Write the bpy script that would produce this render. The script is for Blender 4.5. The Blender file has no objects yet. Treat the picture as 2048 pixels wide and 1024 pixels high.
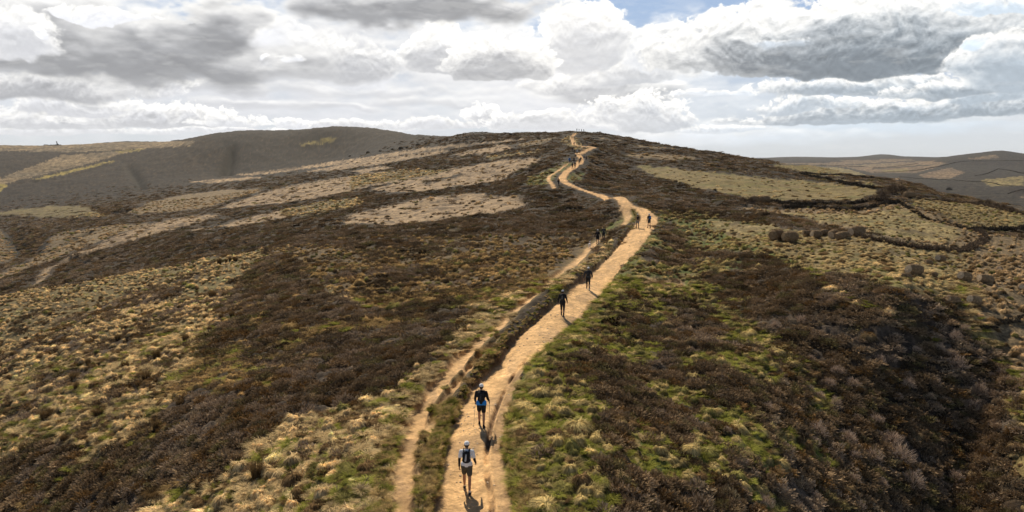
import bpy, bmesh, math, random
import numpy as np
from mathutils import Vector, Matrix
C = bpy.context.scene.collection
SC = bpy.context.scene
R = math.radians
rng = np.random.default_rng(7)
random.seed(7)

# ------------------------------------------------------------------ camera
F, PITCH = 1400.0, R(7.9)                      # focal length in photo pixels, camera tilt
cam_d = bpy.data.cameras.new('camera')
cam_d.sensor_width = 36.0
cam_d.lens = 36.0 * F / 2048.0
cam_d.clip_start, cam_d.clip_end = 0.5, 60000
cam = bpy.data.objects.new('camera', cam_d)
C.objects.link(cam)
cam.location = (0, 0, 0)
cam.rotation_euler = (math.pi / 2 - PITCH, 0, 0)
SC.camera = cam

# ------------------------------------------------------------------ light
SC.view_settings.view_transform = 'Standard'
SC.view_settings.look = 'None'
SC.view_settings.exposure = 0.14
SC.view_settings.gamma = 1.0
SUN_EL, SUN_AZ = R(41), R(-14)                 # ahead of the camera, a little to its left
sun_d = bpy.data.lights.new('sun', 'SUN')
sun_d.energy = 5.0
sun_d.angle = R(0.5)
sun_d.color = (1.0, 0.86, 0.66)
sun = bpy.data.objects.new('sun', sun_d)
C.objects.link(sun)
S = Vector((math.sin(SUN_AZ) * math.cos(SUN_EL), math.cos(SUN_AZ) * math.cos(SUN_EL), math.sin(SUN_EL)))
sun.rotation_euler = S.to_track_quat('Z', 'Y').to_euler()
sun.location = (0, 0, 60)


class NT:
    """small helper to write node maths"""
    def __init__(s, tree):
        s.t = tree; s.n = tree.nodes; s.l = tree.links
    def put(s, sock, v):
        if isinstance(v, bpy.types.NodeSocket): s.l.new(v, sock)
        elif v is not None: sock.default_value = v
    def m(s, op, a, b=None, c=None, clamp=False):
        n = s.n.new('ShaderNodeMath'); n.operation = op; n.use_clamp = clamp
        s.put(n.inputs[0], a); s.put(n.inputs[1], b)
        if c is not None: s.put(n.inputs[2], c)
        return n.outputs[0]
    def vec(s, x, y, z=0.0):
        n = s.n.new('ShaderNodeCombineXYZ'); s.put(n.inputs[0], x); s.put(n.inputs[1], y); s.put(n.inputs[2], z)
        return n.outputs[0]
    def step(s, x, lo, hi, a=0.0, b=1.0):
        n = s.n.new('ShaderNodeMapRange'); n.interpolation_type = 'SMOOTHSTEP'
        s.put(n.inputs['Value'], x); s.put(n.inputs['From Min'], lo); s.put(n.inputs['From Max'], hi)
        s.put(n.inputs['To Min'], a); s.put(n.inputs['To Max'], b)
        return n.outputs[0]
    def noise(s, v, scale, detail=4.0, rough=0.5, dist=0.0, dim='3D', lac=2.0):
        n = s.n.new('ShaderNodeTexNoise'); n.noise_dimensions = dim
        s.put(n.inputs['Vector'], v)
        n.inputs['Scale'].default_value = scale; n.inputs['Detail'].default_value = detail
        n.inputs['Roughness'].default_value = rough; n.inputs['Distortion'].default_value = dist
        n.inputs['Lacunarity'].default_value = lac
        return n.outputs['Fac']
    def voro(s, v, scale, smooth=0.6, dim='3D'):
        n = s.n.new('ShaderNodeTexVoronoi'); n.voronoi_dimensions = dim; n.feature = 'SMOOTH_F1'
        s.put(n.inputs['Vector'], v); n.inputs['Scale'].default_value = scale
        n.inputs['Smoothness'].default_value = smooth
        return n.outputs['Distance']
    def mix(s, f, a, b, mode='MIX'):
        n = s.n.new('ShaderNodeMix'); n.data_type = 'RGBA'; n.blend_type = mode
        s.put(n.inputs[0], f); s.put(n.inputs[6], a); s.put(n.inputs[7], b)
        return n.outputs[2]


# ------------------------------------------------------------------ sky: Nishita with cloud masses by direction
world = bpy.data.worlds.new('World')
SC.world = world
world.use_nodes = True
W = NT(world.node_tree)
W.n.clear()
w_out = W.n.new('ShaderNodeOutputWorld')
bg = W.n.new('ShaderNodeBackground')
W.l.new(bg.outputs[0], w_out.inputs[0])
sky = W.n.new('ShaderNodeTexSky')
sky.sky_type = 'NISHITA'; sky.sun_disc = False
sky.sun_elevation = SUN_EL; sky.sun_rotation = SUN_AZ
sky.air_density = 1.0; sky.dust_density = 0.6; sky.ozone_density = 1.5
tc = W.n.new('ShaderNodeTexCoord')
sp = W.n.new('ShaderNodeSeparateXYZ'); W.l.new(tc.outputs['Generated'], sp.inputs[0])
deg = 180 / math.pi
az = W.m('MULTIPLY', W.m('ARCTAN2', sp.outputs[0], sp.outputs[1]), deg)
el = W.m('MULTIPLY', W.m('ARCSINE', sp.outputs[2]), deg)


def pe(px, py):
    """direction of a photo point as azimuth, elevation in degrees"""
    x = (px - 1024) / F; y = (512 - py) / F
    Y = math.cos(PITCH) + y * math.sin(PITCH); Z = -math.sin(PITCH) + y * math.cos(PITCH)
    return math.degrees(math.atan2(x, Y)), math.degrees(math.atan2(Z, math.hypot(x, Y)))


# clouds, farthest first: centre (photo px as a direction), half width, height above and below
# the centre, greyness of the base, softness of the edge, size of the billows (0 large, 1 small, 2 smooth)
CLOUDS = [
    (560, 150, 900, 190, 190, .22, .9, 2), (1150, 180, 420, 120, 130, .18, .8, 2),
    (1800, 250, 420, 30, 30, .12, .9, 2), (1450, 275, 300, 22, 22, .12, .9, 2),
    (400, 90, 900, 140, 120, .30, .8, 2), (700, 256, 170, 14, 8, .26, .35, 1), (860, 250, 130, 18, 9, .28, .35, 1), (1440, 262, 150, 12, 6, .2, .5, 1), (40, 262, 220, 12, 7, .24, .4, 1), (420, 266, 180, 10, 6, .22, .5, 1), (1120, 258, 160, 14, 8, .26, .5, 1),
    (700, 186, 470, 16, 14, .30, 1.0, 2), (560, 214, 300, 12, 10, .32, 1.0, 2), (330, 178, 300, 18, 14, .36, .7, 2), (860, 205, 260, 14, 12, .32, 1.0, 2),
    (1560, 243, 150, 8, 7, .42, .7, 1), (1250, 190, 190, 26, 26, .46, .6, 2),
    (120, 246, 170, 30, 12, .34, .16, 1), (310, 244, 190, 34, 12, .36, .14, 1), (450, 250, 70, 18, 8, .26, .2, 1), (590, 254, 62, 16, 8, .2, .2, 1),
    (985, 238, 62, 34, 14, .3, .2, 1), (1080, 246, 130, 26, 18, .3, .35, 1), (1290, 240, 120, 58, 26, .34, .22, 1),
    (1690, 240, 200, 20, 12, .44, .3, 1), (1860, 226, 300, 38, 14, .50, .22, 1), (1600, 212, 110, 26, 14, .36, .25, 1), (1980, 196, 120, 22, 12, .4, .3, 1),
    (1730, 178, 240, 26, 12, .46, .25, 1), (1900, 180, 140, 20, 12, .5, .3, 1), (1420, 188, 66, 9, 6, .15, .4, 1),
    (700, 150, 130, 60, 34, .18, .5, 0), (1180, 175, 140, 40, 18, .42, .4, 0), (1255, 155, 130, 46, 18, .36, .3, 0),
    (1340, 110, 130, 78, 40, .20, .35, 0), (1165, 92, 98, 92, 50, .34, .14, 0), (900, 120, 96, 66, 36, .40, .12, 0), (1010, 132, 112, 66, 34, .50, .14, 0),
    (130, 215, 120, 30, 16, .30, .3, 1), (270, 185, 110, 30, 12, .26, .4, 1), (60, 180, 200, 30, 18, .5, .5, 0),
    (640, 140, 230, 84, 30, .42, .55, 0), (250, 120, 420, 140, 60, .60, .5, 2), (420, 62, 130, 110, 50, .62, .30, 2),
    (560, 66, 46, 40, 30, .12, 1.0, 0), (55, 92, 76, 66, 34, .30, .3, 0), (112, 80, 16, 18, 12, .05, .4, 1), (205, 30, 90, 22, 12, .10, .25, 1), (568, 112, 13, 10, 10, .05, .9, 1),
    (820, 8, 330, 44, 48, .60, .45, 2),
    (1430, 96, 160, 70, 52, .30, .22, 0), (1700, 112, 370, 112, 42, .66, .10, 0), (2060, 120, 120, 60, 60, .42, .25, 0), (1960, 18, 56, 22, 10, .16, .2, 1),
    (1555, 86, 56, 13, 12, .22, .9, 1), (1952, 90, 22, 18, 12, .06, .3, 1),
]



# ------------------------------------------------------------------ numpy noise
def _h(ix, iy, seed):
    n = (ix.astype(np.int64) * 374761393 + iy.astype(np.int64) * 668265263 + seed * 2147483647) & 0xffffffff
    n = ((n ^ (n >> 13)) * 1274126177) & 0xffffffff
    return ((n ^ (n >> 16)) & 0xffff).astype(np.float32) / 65535.0
def vnoise(x, y, seed=0):
    ix = np.floor(x); iy = np.floor(y)
    fx = (x - ix).astype(np.float32); fy = (y - iy).astype(np.float32)
    fx = fx * fx * fx * (fx * (fx * 6 - 15) + 10); fy = fy * fy * fy * (fy * (fy * 6 - 15) + 10)
    ix = ix.astype(np.int64); iy = iy.astype(np.int64)
    a = _h(ix, iy, seed); b = _h(ix + 1, iy, seed); c = _h(ix, iy + 1, seed); d = _h(ix + 1, iy + 1, seed)
    return (a + (b - a) * fx) * (1 - fy) + (c + (d - c) * fx) * fy
def fbm(x, y, octv=4, seed=0, gain=.5):
    s = 0; a = 1; t = 0
    for k in range(octv):
        s = s + a * vnoise(x * 2 ** k + 13.7 * k, y * 2 ** k - 7.3 * k, seed + k); t += a; a *= gain
    return s / t - .5
def mounds(x, y, seed=0):
    """distance to the nearest jittered cell point, 0 at a mound's centre"""
    ix = np.floor(x).astype(np.int64); iy = np.floor(y).astype(np.int64)
    best = np.full(x.shape, 9.0, np.float32)
    for dx in (-1, 0, 1):
        for dy in (-1, 0, 1):
            cx = ix + dx; cy = iy + dy
            px = cx + .5 + (_h(cx, cy, seed) - .5) * .9; py = cy + .5 + (_h(cx, cy, seed + 5) - .5) * .9
            best = np.minimum(best, (px - x) ** 2 + (py - y) ** 2)
    return np.sqrt(best)
def sst(x, a, b):
    t = np.clip((x - a) / (b - a), 0, 1); return t * t * (3 - 2 * t)


def sky_map():
    """the cloudscape as radiance by azimuth (-60..60 deg) and elevation (-2..26 deg)"""
    PPD = 19
    w, h = 120 * PPD, 28 * PPD
    a, e = np.meshgrid(-60 + (np.arange(w) + .5) / PPD, -2 + (np.arange(h) + .5) / PPD)
    warpx = fbm(a * .26, e * .45, 4, 1) * 5.0; warpy = fbm(a * .30, e * .55, 4, 11) * 1.5 * np.clip(.25 + e / 9, .25, 1)
    A, E = a + warpx, e + warpy
    va, ve = a + warpx * .4, e * 1.3 + warpy * .5
    wa, we = va + fbm(va * .9, ve * .9, 3, 21) * 1.1, ve + fbm(va * .9, ve * .9, 3, 25) * 1.1
    b1 = .5 - mounds(wa * .42, we * .42, 31); b2 = .5 - mounds(wa * .95, we * .95, 33)
    b3 = .5 - mounds(wa * 2.1, we * 2.1, 35); b4 = .5 - mounds(wa * 4.4, we * 4.4, 37)
    fine = fbm(va * 1.3, ve * 1.3, 7, 41, .66) * 1.15
    big = b1 * .50 + b2 * .42 + b3 * .24 + b4 * .10 + fine * .9
    small = b2 * .45 + b3 * .50 + b4 * .22 + fine * 1.3
    soft = fbm(a * .33, e * .8, 5, 51, .5) * 1.7
    puffs = (big, small, soft)
    up = int(.35 * PPD)
    clear = sst(e, 1, 12)[..., None]
    col = np.array([.63, .67, .71]) * (1 - clear) + np.array([.36, .48, .68]) * clear
    tint = sst(a, 4, 30)[..., None]
    grey = np.array([.95, .96, 1.0]) * (1 - tint) + np.array([.78, .89, 1.0]) * tint
    white = np.array([1.0, .985, .95])
    k = deg / F
    for (px, py, hx, ht, hb, G, sw, kind) in CLOUDS:
        ca, ce = pe(px, py)
        x = (A - ca) / (hx * k); y = (E - ce)
        y = np.where(y > 0, y / (ht * k), y / (hb * k))
        q = x * x + y * y
        p = puffs[kind]
        amp = (.60, .80, .8)[kind] * np.where(y > 0, 1, .55)
        den = .85 - q + p * amp
        al = sst(den, -.05, sw * 1.15)
        ps = np.roll(p, -up, 0)                                 # the billow above shades the one below
        t = -y * .62 + den * .80 - (p - ps) * .50 * np.clip(1.1 + y, .25, 1)
        sh = sst(t, -.25, .80)
        tex = np.clip(.45 + y * .8, .28, 1)
        lum = 1.01 - sh * G * 1.08 + (p * .15 + np.clip(p - ps, -.5, .5) * .20) * tex
        c = (white * (1 - sh[..., None]) + grey * sh[..., None]) * lum[..., None]
        col = col * (1 - al[..., None]) + c * al[..., None]
    wisp = fbm(a * .5, e * 2.2, 6, 61, .6)                        # thin broken veil over everything
    wv = (sst(wisp + .25 * np.exp(-((a - 4) / 14) ** 2), .06, .28) * .10)[..., None]
    col = col * (1 - wv) + np.array([1.0, .985, .955]) * wv
    gl = np.exp(-((a - pe(1120, 60)[0]) / 11) ** 2 - ((e - 9) / 5) ** 2)[..., None]
    col = col * (1 + gl * np.array([.07, .06, .04]))
    hz = (sst(e, 3.0, .1) * .42)[..., None]
    col = col * (1 - hz) + np.array([.68, .69, .685]) * hz
    return np.clip(col, 0, 1.15), w, h


cmap, cw, ch = sky_map()
img = bpy.data.images.new('cloudscape', cw, ch, float_buffer=True, is_data=True)
img.pixels.foreach_set(np.concatenate([cmap, np.ones((ch, cw, 1))], -1).astype(np.float32).ravel())
img.update(); img.pack()
it = W.n.new('ShaderNodeTexImage'); it.image = img; it.extension = 'MIRROR'
W.l.new(W.vec(W.m('MULTIPLY_ADD', az, 1 / 120, .5), W.m('MULTIPLY_ADD', el, 1 / 28, 2 / 28)), it.inputs['Vector'])
skyc = W.mix(1.0, sky.outputs[0], (.052, .052, .052, 1), 'MULTIPLY')       # overhead: clear Nishita sky
W.l.new(W.mix(W.step(el, 13.0, 25.0), it.outputs['Color'], skyc), bg.inputs['Color'])
bg.inputs['Strength'].default_value = 1.0

# ------------------------------------------------------------------ lie of the land
cp, spn = math.cos(PITCH), math.sin(PITCH)
def uv_of(px, py):
    x = (np.asarray(px, float) - 1024) / F; y = (512 - np.asarray(py, float)) / F
    Yc = cp + y * spn
    return x / Yc, (-spn + y * cp) / Yc
def px_of(X, Y, Z):
    d = Y * cp - Z * spn
    return 1024 + F * X / d, 512 - F * (Y * spn + Z * cp) / d

COLS = {   # bearing (photo px): (distance ahead in m, photo py or 'H' depth below the camera)
 -900: [(6,'H',17),(20,'H',24),(60,'H',36),(120,'H',45),(300,'H',58),(600,'H',60),(900,'H',40),(1300,'H',5),(1700,'H',0),(3000,'H',0),(9000,'H',30)],
 -300: [(6,'H',13),(10,'H',14.5),(20,'H',18.5),(35,'H',23),(60,'H',27),(120,'H',33),(250,'H',42),(450,'H',48),(620,'H',50),(900,'H',25),(1300,'H',-18),(1500,'H',-30),(2000,'H',-25),(4000,'H',0),(9000,'H',30)],
 0: [(6,'H',12),(10,'H',13.2),(22,'H',16),(35,1000),(56,800),(80,700),(118,600),(130,606),(173,560),(250,520),(330,485),(415,460),(500,440),(620,420),(800,385),(1000,345),(1150,318),(1300,302),(1450,291),(1800,304),(2500,325),(5000,330),(9000,322)],
 250: [(6,'H',11.5),(10,'H',12.5),(20,'H',14),(28,1024),(37,850),(58,690),(90,600),(120,553),(128,560),(165,510),(200,480),(260,455),(330,430),(420,412),(560,400),(620,392),(800,360),(1000,325),(1120,305),(1300,290),(1480,283),(1800,296),(3000,325),(9000,322)],
 450: [(6,'H',11.3),(10,'H',11.7),(18,'H',12),(24,1000),(33,830),(45,720),(65,625),(100,540),(118,512),(128,510),(160,475),(220,445),(300,415),(400,393),(520,375),(680,358),(820,345),(900,310),(980,280),(1060,266),(1200,275),(1600,300),(3000,325),(9000,322)],
 650: [(6,'H',11),(10,'H',11.2),(17,'H',11.3),(21.5,1000),(31,830),(41,720),(54,630),(70,560),(90,510),(110,480),(135,455),(170,430),(230,405),(310,380),(420,358),(560,343),(720,335),(840,325),(940,290),(1010,257),(1150,270),(1600,300),(3000,325),(9000,322)],
 850: [(6,'H',10.9),(10,'H',10.9),(16,'H',10.9),(21,1000),(29,850),(38,730),(50,640),(65,570),(85,510),(105,470),(125,440),(150,415),(185,390),(240,365),(320,340),(420,322),(520,304),(640,286),(760,272.5),(950,285),(1500,310),(3000,325),(9000,322)],
 1000: [(6,'H',10.9),(10,'H',10.9),(16,'H',11),(20.5,1010),(28,850),(36,740),(46,650),(60,575),(80,510),(100,468),(120,430),(145,400),(175,378),(215,355),(270,330),(340,303),(420,280),(480,268.5),(620,280),(900,300),(3000,325),(9000,322)],
 1200: [(6,'H',11),(10,'H',11),(16,'H',11),(20,1010),(27,850),(35,745),(45,655),(58,575),(75,515),(98,460),(120,420),(145,390),(175,365),(215,340),(270,315),(340,290),(400,268),(500,282),(900,310),(3000,325),(9000,322)],
 1350: [(6,'H',11.3),(10,'H',11.5),(16,'H',11.6),(22,1010),(29,850),(37,740),(47,650),(60,570),(72,520),(88,470),(105,435),(130,400),(165,370),(205,345),(260,322),(320,305),(350,295.5),(450,310),(700,330),(1500,345),(4000,325),(9000,321)],
 1500: [(6,'H',11.8),(10,'H',12.5),(17,'H',13),(24,1000),(31,840),(39,735),(48,650),(58,580),(68,520),(80,480),(98,445),(120,415),(150,385),(195,358),(250,335),(310,318),(400,335),(800,'H',45),(1500,'H',42),(3000,331),(4500,317),(9000,318)],
 1640: [(6,'H',12.5),(10,'H',13.5),(18,'H',14.5),(29,1000),(36,850),(42,740),(46,660),(50,600),(54,562),(62,530),(72,500),(88,465),(105,437),(130,412),(165,385),(200,365),(240,350),(275,336),(350,355),(700,'H',50),(1500,'H',50),(2600,345),(3600,330),(5000,316.5),(9000,318)],
 1800: [(6,'H',14),(10,'H',15),(20,'H',16.5),(33,1000),(38.5,850),(43,740),(46,650),(47.5,600),(54,565),(62,540),(72,510),(85,478),(100,450),(125,415),(155,389),(185,370),(208,359),(260,380),(600,'H',55),(1000,'H',62),(1300,375),(1600,362),(2000,350),(2600,338),(3500,327),(5000,313),(9000,318)],
 1950: [(6,'H',17),(10,'H',19),(22,'H',22),(34.5,1000),(39,880),(42.5,780),(45.5,700),(47,660),(52,610),(60,570),(70,540),(82,505),(95,475),(110,450),(130,422),(152,400),(200,420),(500,'H',58),(900,'H',62),(1000,400),(1200,380),(1500,362),(2000,345),(2600,330),(3200,307.5),(4500,316),(9000,318)],
 2100: [(6,'H',18),(10,'H',20),(24,'H',21),(33,1000),(35,900),(37,840),(40,780),(44,730),(49,680),(54,640),(62,590),(72,555),(85,520),(100,480),(118,450),(145,421),(200,450),(500,'H',60),(850,415),(1100,385),(1500,358),(2000,342),(2700,325),(3200,312),(4500,317),(9000,318)],
 2500: [(6,'H',21),(10,'H',24),(30,'H',30),(60,'H',30),(100,'H',25),(150,'H',20),(500,'H',60),(1500,'H',50),(3000,'H',0),(5000,'H',0),(9000,'H',5)],
 3200: [(6,'H',26),(20,'H',32),(60,'H',38),(150,'H',40),(500,'H',60),(1500,'H',50),(3000,'H',0),(9000,'H',5)],
}
RIDGE = [(933,22,985),(962,27,853),(1035,37,715),(1125,45,633),(1176,53,580),(1245,72,505),(1298,86,456),(1215,115,400),
         (1128,157,368),(1160,190,337),(1155,240,310),(1185,290,295),(1145,340,283),(1150,380,270),(1130,405,264.5),(1130,520,277),
         (1260,378,279),(1420,335,303.5),(1090,432,266.5),(930,530,270)]
SKYL = [(350,1350,283),(395,1150,274),(430,1080,266),(490,1040,262.5),(560,1020,266),(620,1010,260),(680,1000,256.5),(740,960,259),(790,880,265),(840,780,271.5),(900,680,274),(950,600,271.5),(1000,490,268),(1060,430,266)]
for px, Y, py in list(SKYL): RIDGE += [(px, Y, py), (px, Y * 1.22, py + 7)]
RIDGE += [(750, 600, 322), (750, 760, 298), (560, 860, 318), (560, 940, 290), (750, 470, 342), (930, 500, 294), (700, 900, 288)]
pu, pw, pv = [], [], []
for px, lst in COLS.items():
    for t in lst:
        if t[1] == 'H':
            u, _ = uv_of(px, 318); v = -t[2] / t[0]
        else:
            u, v = uv_of(px, t[1])
        pu.append(u); pw.append(math.log(t[0])); pv.append(v)
for px, Y, py in RIDGE:
    u, v = uv_of(px, py); pu.append(u); pw.append(math.log(Y)); pv.append(v)
SU, SW = 3.2, 1.25
P = np.stack([np.array(pu) * SU, np.array(pw) * SW], 1)
def tk(a, b):
    d = ((a[:, None, :] - b[None]) ** 2).sum(-1)
    return np.where(d > 1e-12, .5 * d * np.log(d + 1e-12), 0)
n_ = len(P)
K = tk(P, P) + np.eye(n_) * 1e-3
Q = np.c_[np.ones(n_), P]
A_ = np.block([[K, Q], [Q.T, np.zeros((3, 3))]])
# height-angle relative to a plain falling as 1/Y keeps the near ground flat between the points
base = lambda w: -11.0 * np.exp(-w)
rhs = np.r_[np.array(pv) - base(np.array(pw)), np.zeros(3)]
wts = np.linalg.solve(A_, rhs)
gu = np.linspace(-1.62, 1.62, 420); gw = np.linspace(math.log(5.5), math.log(9500), 460)
GU, GW = np.meshgrid(gu, gw)
G = np.empty(GU.size)
pts = np.stack([GU.ravel() * SU, GW.ravel() * SW], 1)
for i in range(0, len(pts), 12000):
    p = pts[i:i + 12000]
    G[i:i + 12000] = tk(p, P) @ wts[:n_] + np.c_[np.ones(len(p)), p] @ wts[n_:]
G = (G.reshape(GU.shape) + base(GW))
def cubic_w(x, g):
    t = (x - g[0]) / (g[1] - g[0]); i = np.clip(np.floor(t).astype(int), 1, len(g) - 3); f = t - i
    return i, np.stack([-.5*f+f*f-.5*f**3, 1-2.5*f*f+1.5*f**3, .5*f+2*f*f-1.5*f**3, -.5*f*f+.5*f**3], -1)
def upsample(us, ws):
    i, a = cubic_w(us, gu); j, b = cubic_w(ws, gw)
    T = sum(G[:, i + k - 1] * a[:, k] for k in range(4))
    return sum(T[j + k - 1] * b[:, k][:, None] for k in range(4))

# grid: photo columns about one pixel apart, rows as dense as the ground shows
us = np.r_[np.linspace(-1.6, -.86, 90)[:-1], np.linspace(-.86, .86, 1240), np.linspace(.86, 1.6, 90)[1:]]
inv = np.arange(1 / 13.0, 1 / 110.0, -.000125)
Ys = np.r_[np.exp(np.linspace(math.log(6), math.log(13), 50))[:-1], 1 / inv, np.exp(np.linspace(math.log(110.5), math.log(9000), 520))]
V = upsample(us, np.log(Ys))
XX = us[None, :] * Ys[:, None]; YY = np.repeat(Ys[:, None], len(us), 1)
Z0 = V * YY
NR, NC = Z0.shape

def hit(px, py, grid=None):
    """where a photo point meets the land: first visible row along its bearing"""
    g = Z0 if grid is None else grid
    u, v = uv_of(px, py)
    c = np.interp(u, us, np.arange(NC)); i = int(c); f = c - i
    prof = (g[:, i] * (1 - f) + g[:, min(i + 1, NC - 1)] * f) / Ys
    k = np.nonzero(prof >= v)[0]
    k = k[k > 0]
    if len(k) == 0:
        k0 = int(np.argmax(prof)); Y = Ys[k0]; return np.array([u * Y, Y, prof[k0] * Y])
    k0 = k[0]; a, b = prof[k0 - 1], prof[k0]
    t = (v - a) / (b - a + 1e-12); t = min(max(t, 0), 1)
    Y = 1 / ((1 - t) / Ys[k0 - 1] + t / Ys[k0])
    return np.array([u * Y, Y, v * Y])
for px, Y, w, h in [(1765, 6200, 36, 5.5), (1590, 7000, 70, 3.0), (2002, 3350, 34, 5.0), (1900, 4300, 60, 1.5), (1690, 7600, 50, 1.5)]:
    u, _ = uv_of(px, 315)
    Z0 += h / F * Y * np.exp(-((XX / YY - u) * F / w) ** 2 - ((YY - Y) / (Y * .08)) ** 2)
PX0, PY0 = px_of(XX, YY, Z0)

# ------------------------------------------------------------------ ground cover map
CL = ['heather', 'burnt', 'green', 'straw', 'smooth', 'brown', 'ochre', 'fielddry', 'fargrey', 'farorange', 'yellow', 'sand', 'pasture']
CI = {n: i for i, n in enumerate(CL)}
MW, MH = 2600, 1400; OX, OY = 276, 376          # the map reaches beyond the frame
LM = np.full((MH // 2, MW // 2), CI['heather'], np.uint8)
def poly(name, pts):
    p = np.array(pts, float); p = (p + [OX, OY]) / 2
    x0, y0 = np.maximum(np.floor(p.min(0)).astype(int), 0); x1 = min(int(p[:, 0].max()) + 2, LM.shape[1]); y1 = min(int(p[:, 1].max()) + 2, LM.shape[0])
    if x1 <= x0 or y1 <= y0: return
    gx, gy = np.meshgrid(np.arange(x0, x1) + .5, np.arange(y0, y1) + .5)
    ins = np.zeros(gx.shape, bool)
    for (ax, ay), (bx, by) in zip(p, np.roll(p, -1, 0)):
        if ay == by: continue
        c = ((ay > gy) != (by > gy)) & (gx < (bx - ax) * (gy - ay) / (by - ay) + ax)
        ins ^= c
    LM[y0:y1, x0:x1][ins] = CI[name]
def stroke(name, pts, w):
    p = np.array(pts, float)
    for (a, b) in zip(p[:-1], p[1:]):
        d = b - a; n = np.array([-d[1], d[0]]) / (np.hypot(*d) + 1e-9) * w / 2
        e = d / (np.hypot(*d) + 1e-9) * w * .3
        poly(name, [a + n - e, b + n + e, b - n + e, a - n - e])

# --- left: moor, hillside and strips
poly('brown', [(-300,250),(400,250),(470,330),(470,400),(380,470),(60,590),(-300,640)])
poly('fielddry', [(-300,293),(0,290),(393,281),(381,292),(205,302),(117,305),(30,302),(-300,308)])
poly('fielddry', [(3,356),(59,334),(123,311),(205,305),(287,298),(243,308),(176,328),(88,349),(18,366),(-100,380)])
poly('yellow', [(64,359),(141,340),(229,320),(223,324),(141,346),(73,361)])
poly('yellow', [(230,303),(290,297),(287,300),(240,306)])
poly('yellow', [(0,366),(18,370),(0,384),(-80,400)])
poly('straw', [(0,425),(29,418),(103,412),(182,413),(234,425),(205,431),(117,435),(0,429),(-60,430)])
poly('fielddry', [(-100,470),(0,458),(30,480),(34,505),(0,520),(-100,540)])
poly('fielddry', [(249,425),(293,407),(366,390),(440,381),(520,378),(520,384),(469,396),(425,413),(366,422),(278,428)])
poly('fielddry', [(110,470),(220,452),(300,448),(230,472),(140,505),(60,535),(0,560),(0,550),(70,515)])
poly('burnt', [(141,513),(176,498),(234,475),(293,451),(366,434),(440,429),(410,443),(337,460),(264,478),(190,501),(141,516)])
stroke('burnt', [(134,520),(100,545),(72,565),(66,580),(80,592)], 9)
stroke('straw', [(80,590),(30,605),(-60,630)], 14)
poly('burnt', [(366,364),(425,359),(520,353),(520,357),(440,366)])
poly('burnt', [(375,460),(440,451),(520,431),(556,421),(619,412),(720,394),(736,406),(673,421),(634,429),(576,437),(478,453),(400,462)])
poly('straw', [(560,423),(619,412),(720,394),(736,406),(690,420),(634,429),(576,437)])
poly('burnt', [(439,416),(537,382),(634,363),(732,347),(810,341),(908,341),(900,345),(830,357),(752,371),(654,392),(556,406),(459,417)])
poly('straw', [(700,352),(810,341),(908,341),(900,345),(830,357),(752,368),(700,378)])
poly('burnt', [(474,349),(595,334),(732,314),(869,293),(986,283),(1064,277),(1041,281),(947,289),(830,306),(713,324),(595,341),(498,351)])
poly('burnt', [(603,345),(713,324),(888,300),(908,302),(791,324),(673,341)])
poly('burnt', [(705,343),(771,332),(785,335),(732,347)])
poly('burnt', [(908,308),(1005,289),(1025,294),(1025,300),(920,312)])
poly('fielddry', [(1037,289),(1111,274),(1087,287),(1041,294)])
poly('straw', [(970,314),(1084,302),(1084,306),(985,318)])
poly('yellow', [(599,289),(650,277),(673,275),(666,285),(603,292)])
poly('burnt', [(736,380),(791,365),(849,355),(908,339),(959,328),(1025,318),(1087,316),(1064,332),(1025,345),(998,363),(947,369),(888,378),(830,384),(771,383)])
poly('heather', [(845,365),(931,347),(908,357),(853,371)])
poly('burnt', [(673,449),(697,433),(752,417),(830,402),(908,390),(966,388),(1025,394),(1060,406),(1025,417),(966,429),(888,439),(830,449),(771,451),(712,453)])
# --- near left
poly('straw', [(-300,640),(0,604),(80,582),(300,547),(530,497),(600,492),(690,486),(900,474),(1230,476),(1230,520),(1010,660),(870,800),(780,1100),(-300,1100)])
poly('straw', [(-300,620),(0,596),(80,580),(120,590),(0,650),(-300,700)])
poly('ochre', [(540,500),(640,490),(900,474),(1230,474),(1190,520),(1080,590),(960,620),(830,600),(700,580),(600,560),(520,560)])
poly('heather', [(560,500),(600,520),(620,560),(660,590),(760,620),(830,590),(920,600),(950,630),(910,680),(860,730),(800,790),(700,820),(560,850),(480,890),(420,960),(300,985),(250,1060),(40,1060),(150,950),(290,850),(330,820),(380,740),(400,690),(430,640),(470,590),(500,540)])
poly('heather', [(-300,950),(0,930),(90,880),(150,900),(90,1000),(40,1100),(-300,1100)])
poly('ochre', [(560,500),(700,520),(860,560),(900,600),(760,620),(660,580),(600,545)])
poly('heather', [(660,545),(760,530),(860,545),(800,570),(700,575)])
poly('heather', [(560,480),(700,500),(860,492),(800,478)])
for q in [(300,590,120,14),(180,640,110,12),(330,640,90,16),(220,700,80,12),(120,760,90,16),(40,820,80,18),(60,700,90,10),(330,720,40,18),(270,780,60,18),(150,690,60,9),(440,600,40,25)]:
    cx, cy, hx, hy = q
    poly('brown', [(cx-hx,cy+hx*.42),(cx-hx*.4,cy-hy+hx*.1),(cx+hx,cy-hx*.42),(cx+hx*.5,cy+hy-hx*.1)])
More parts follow.
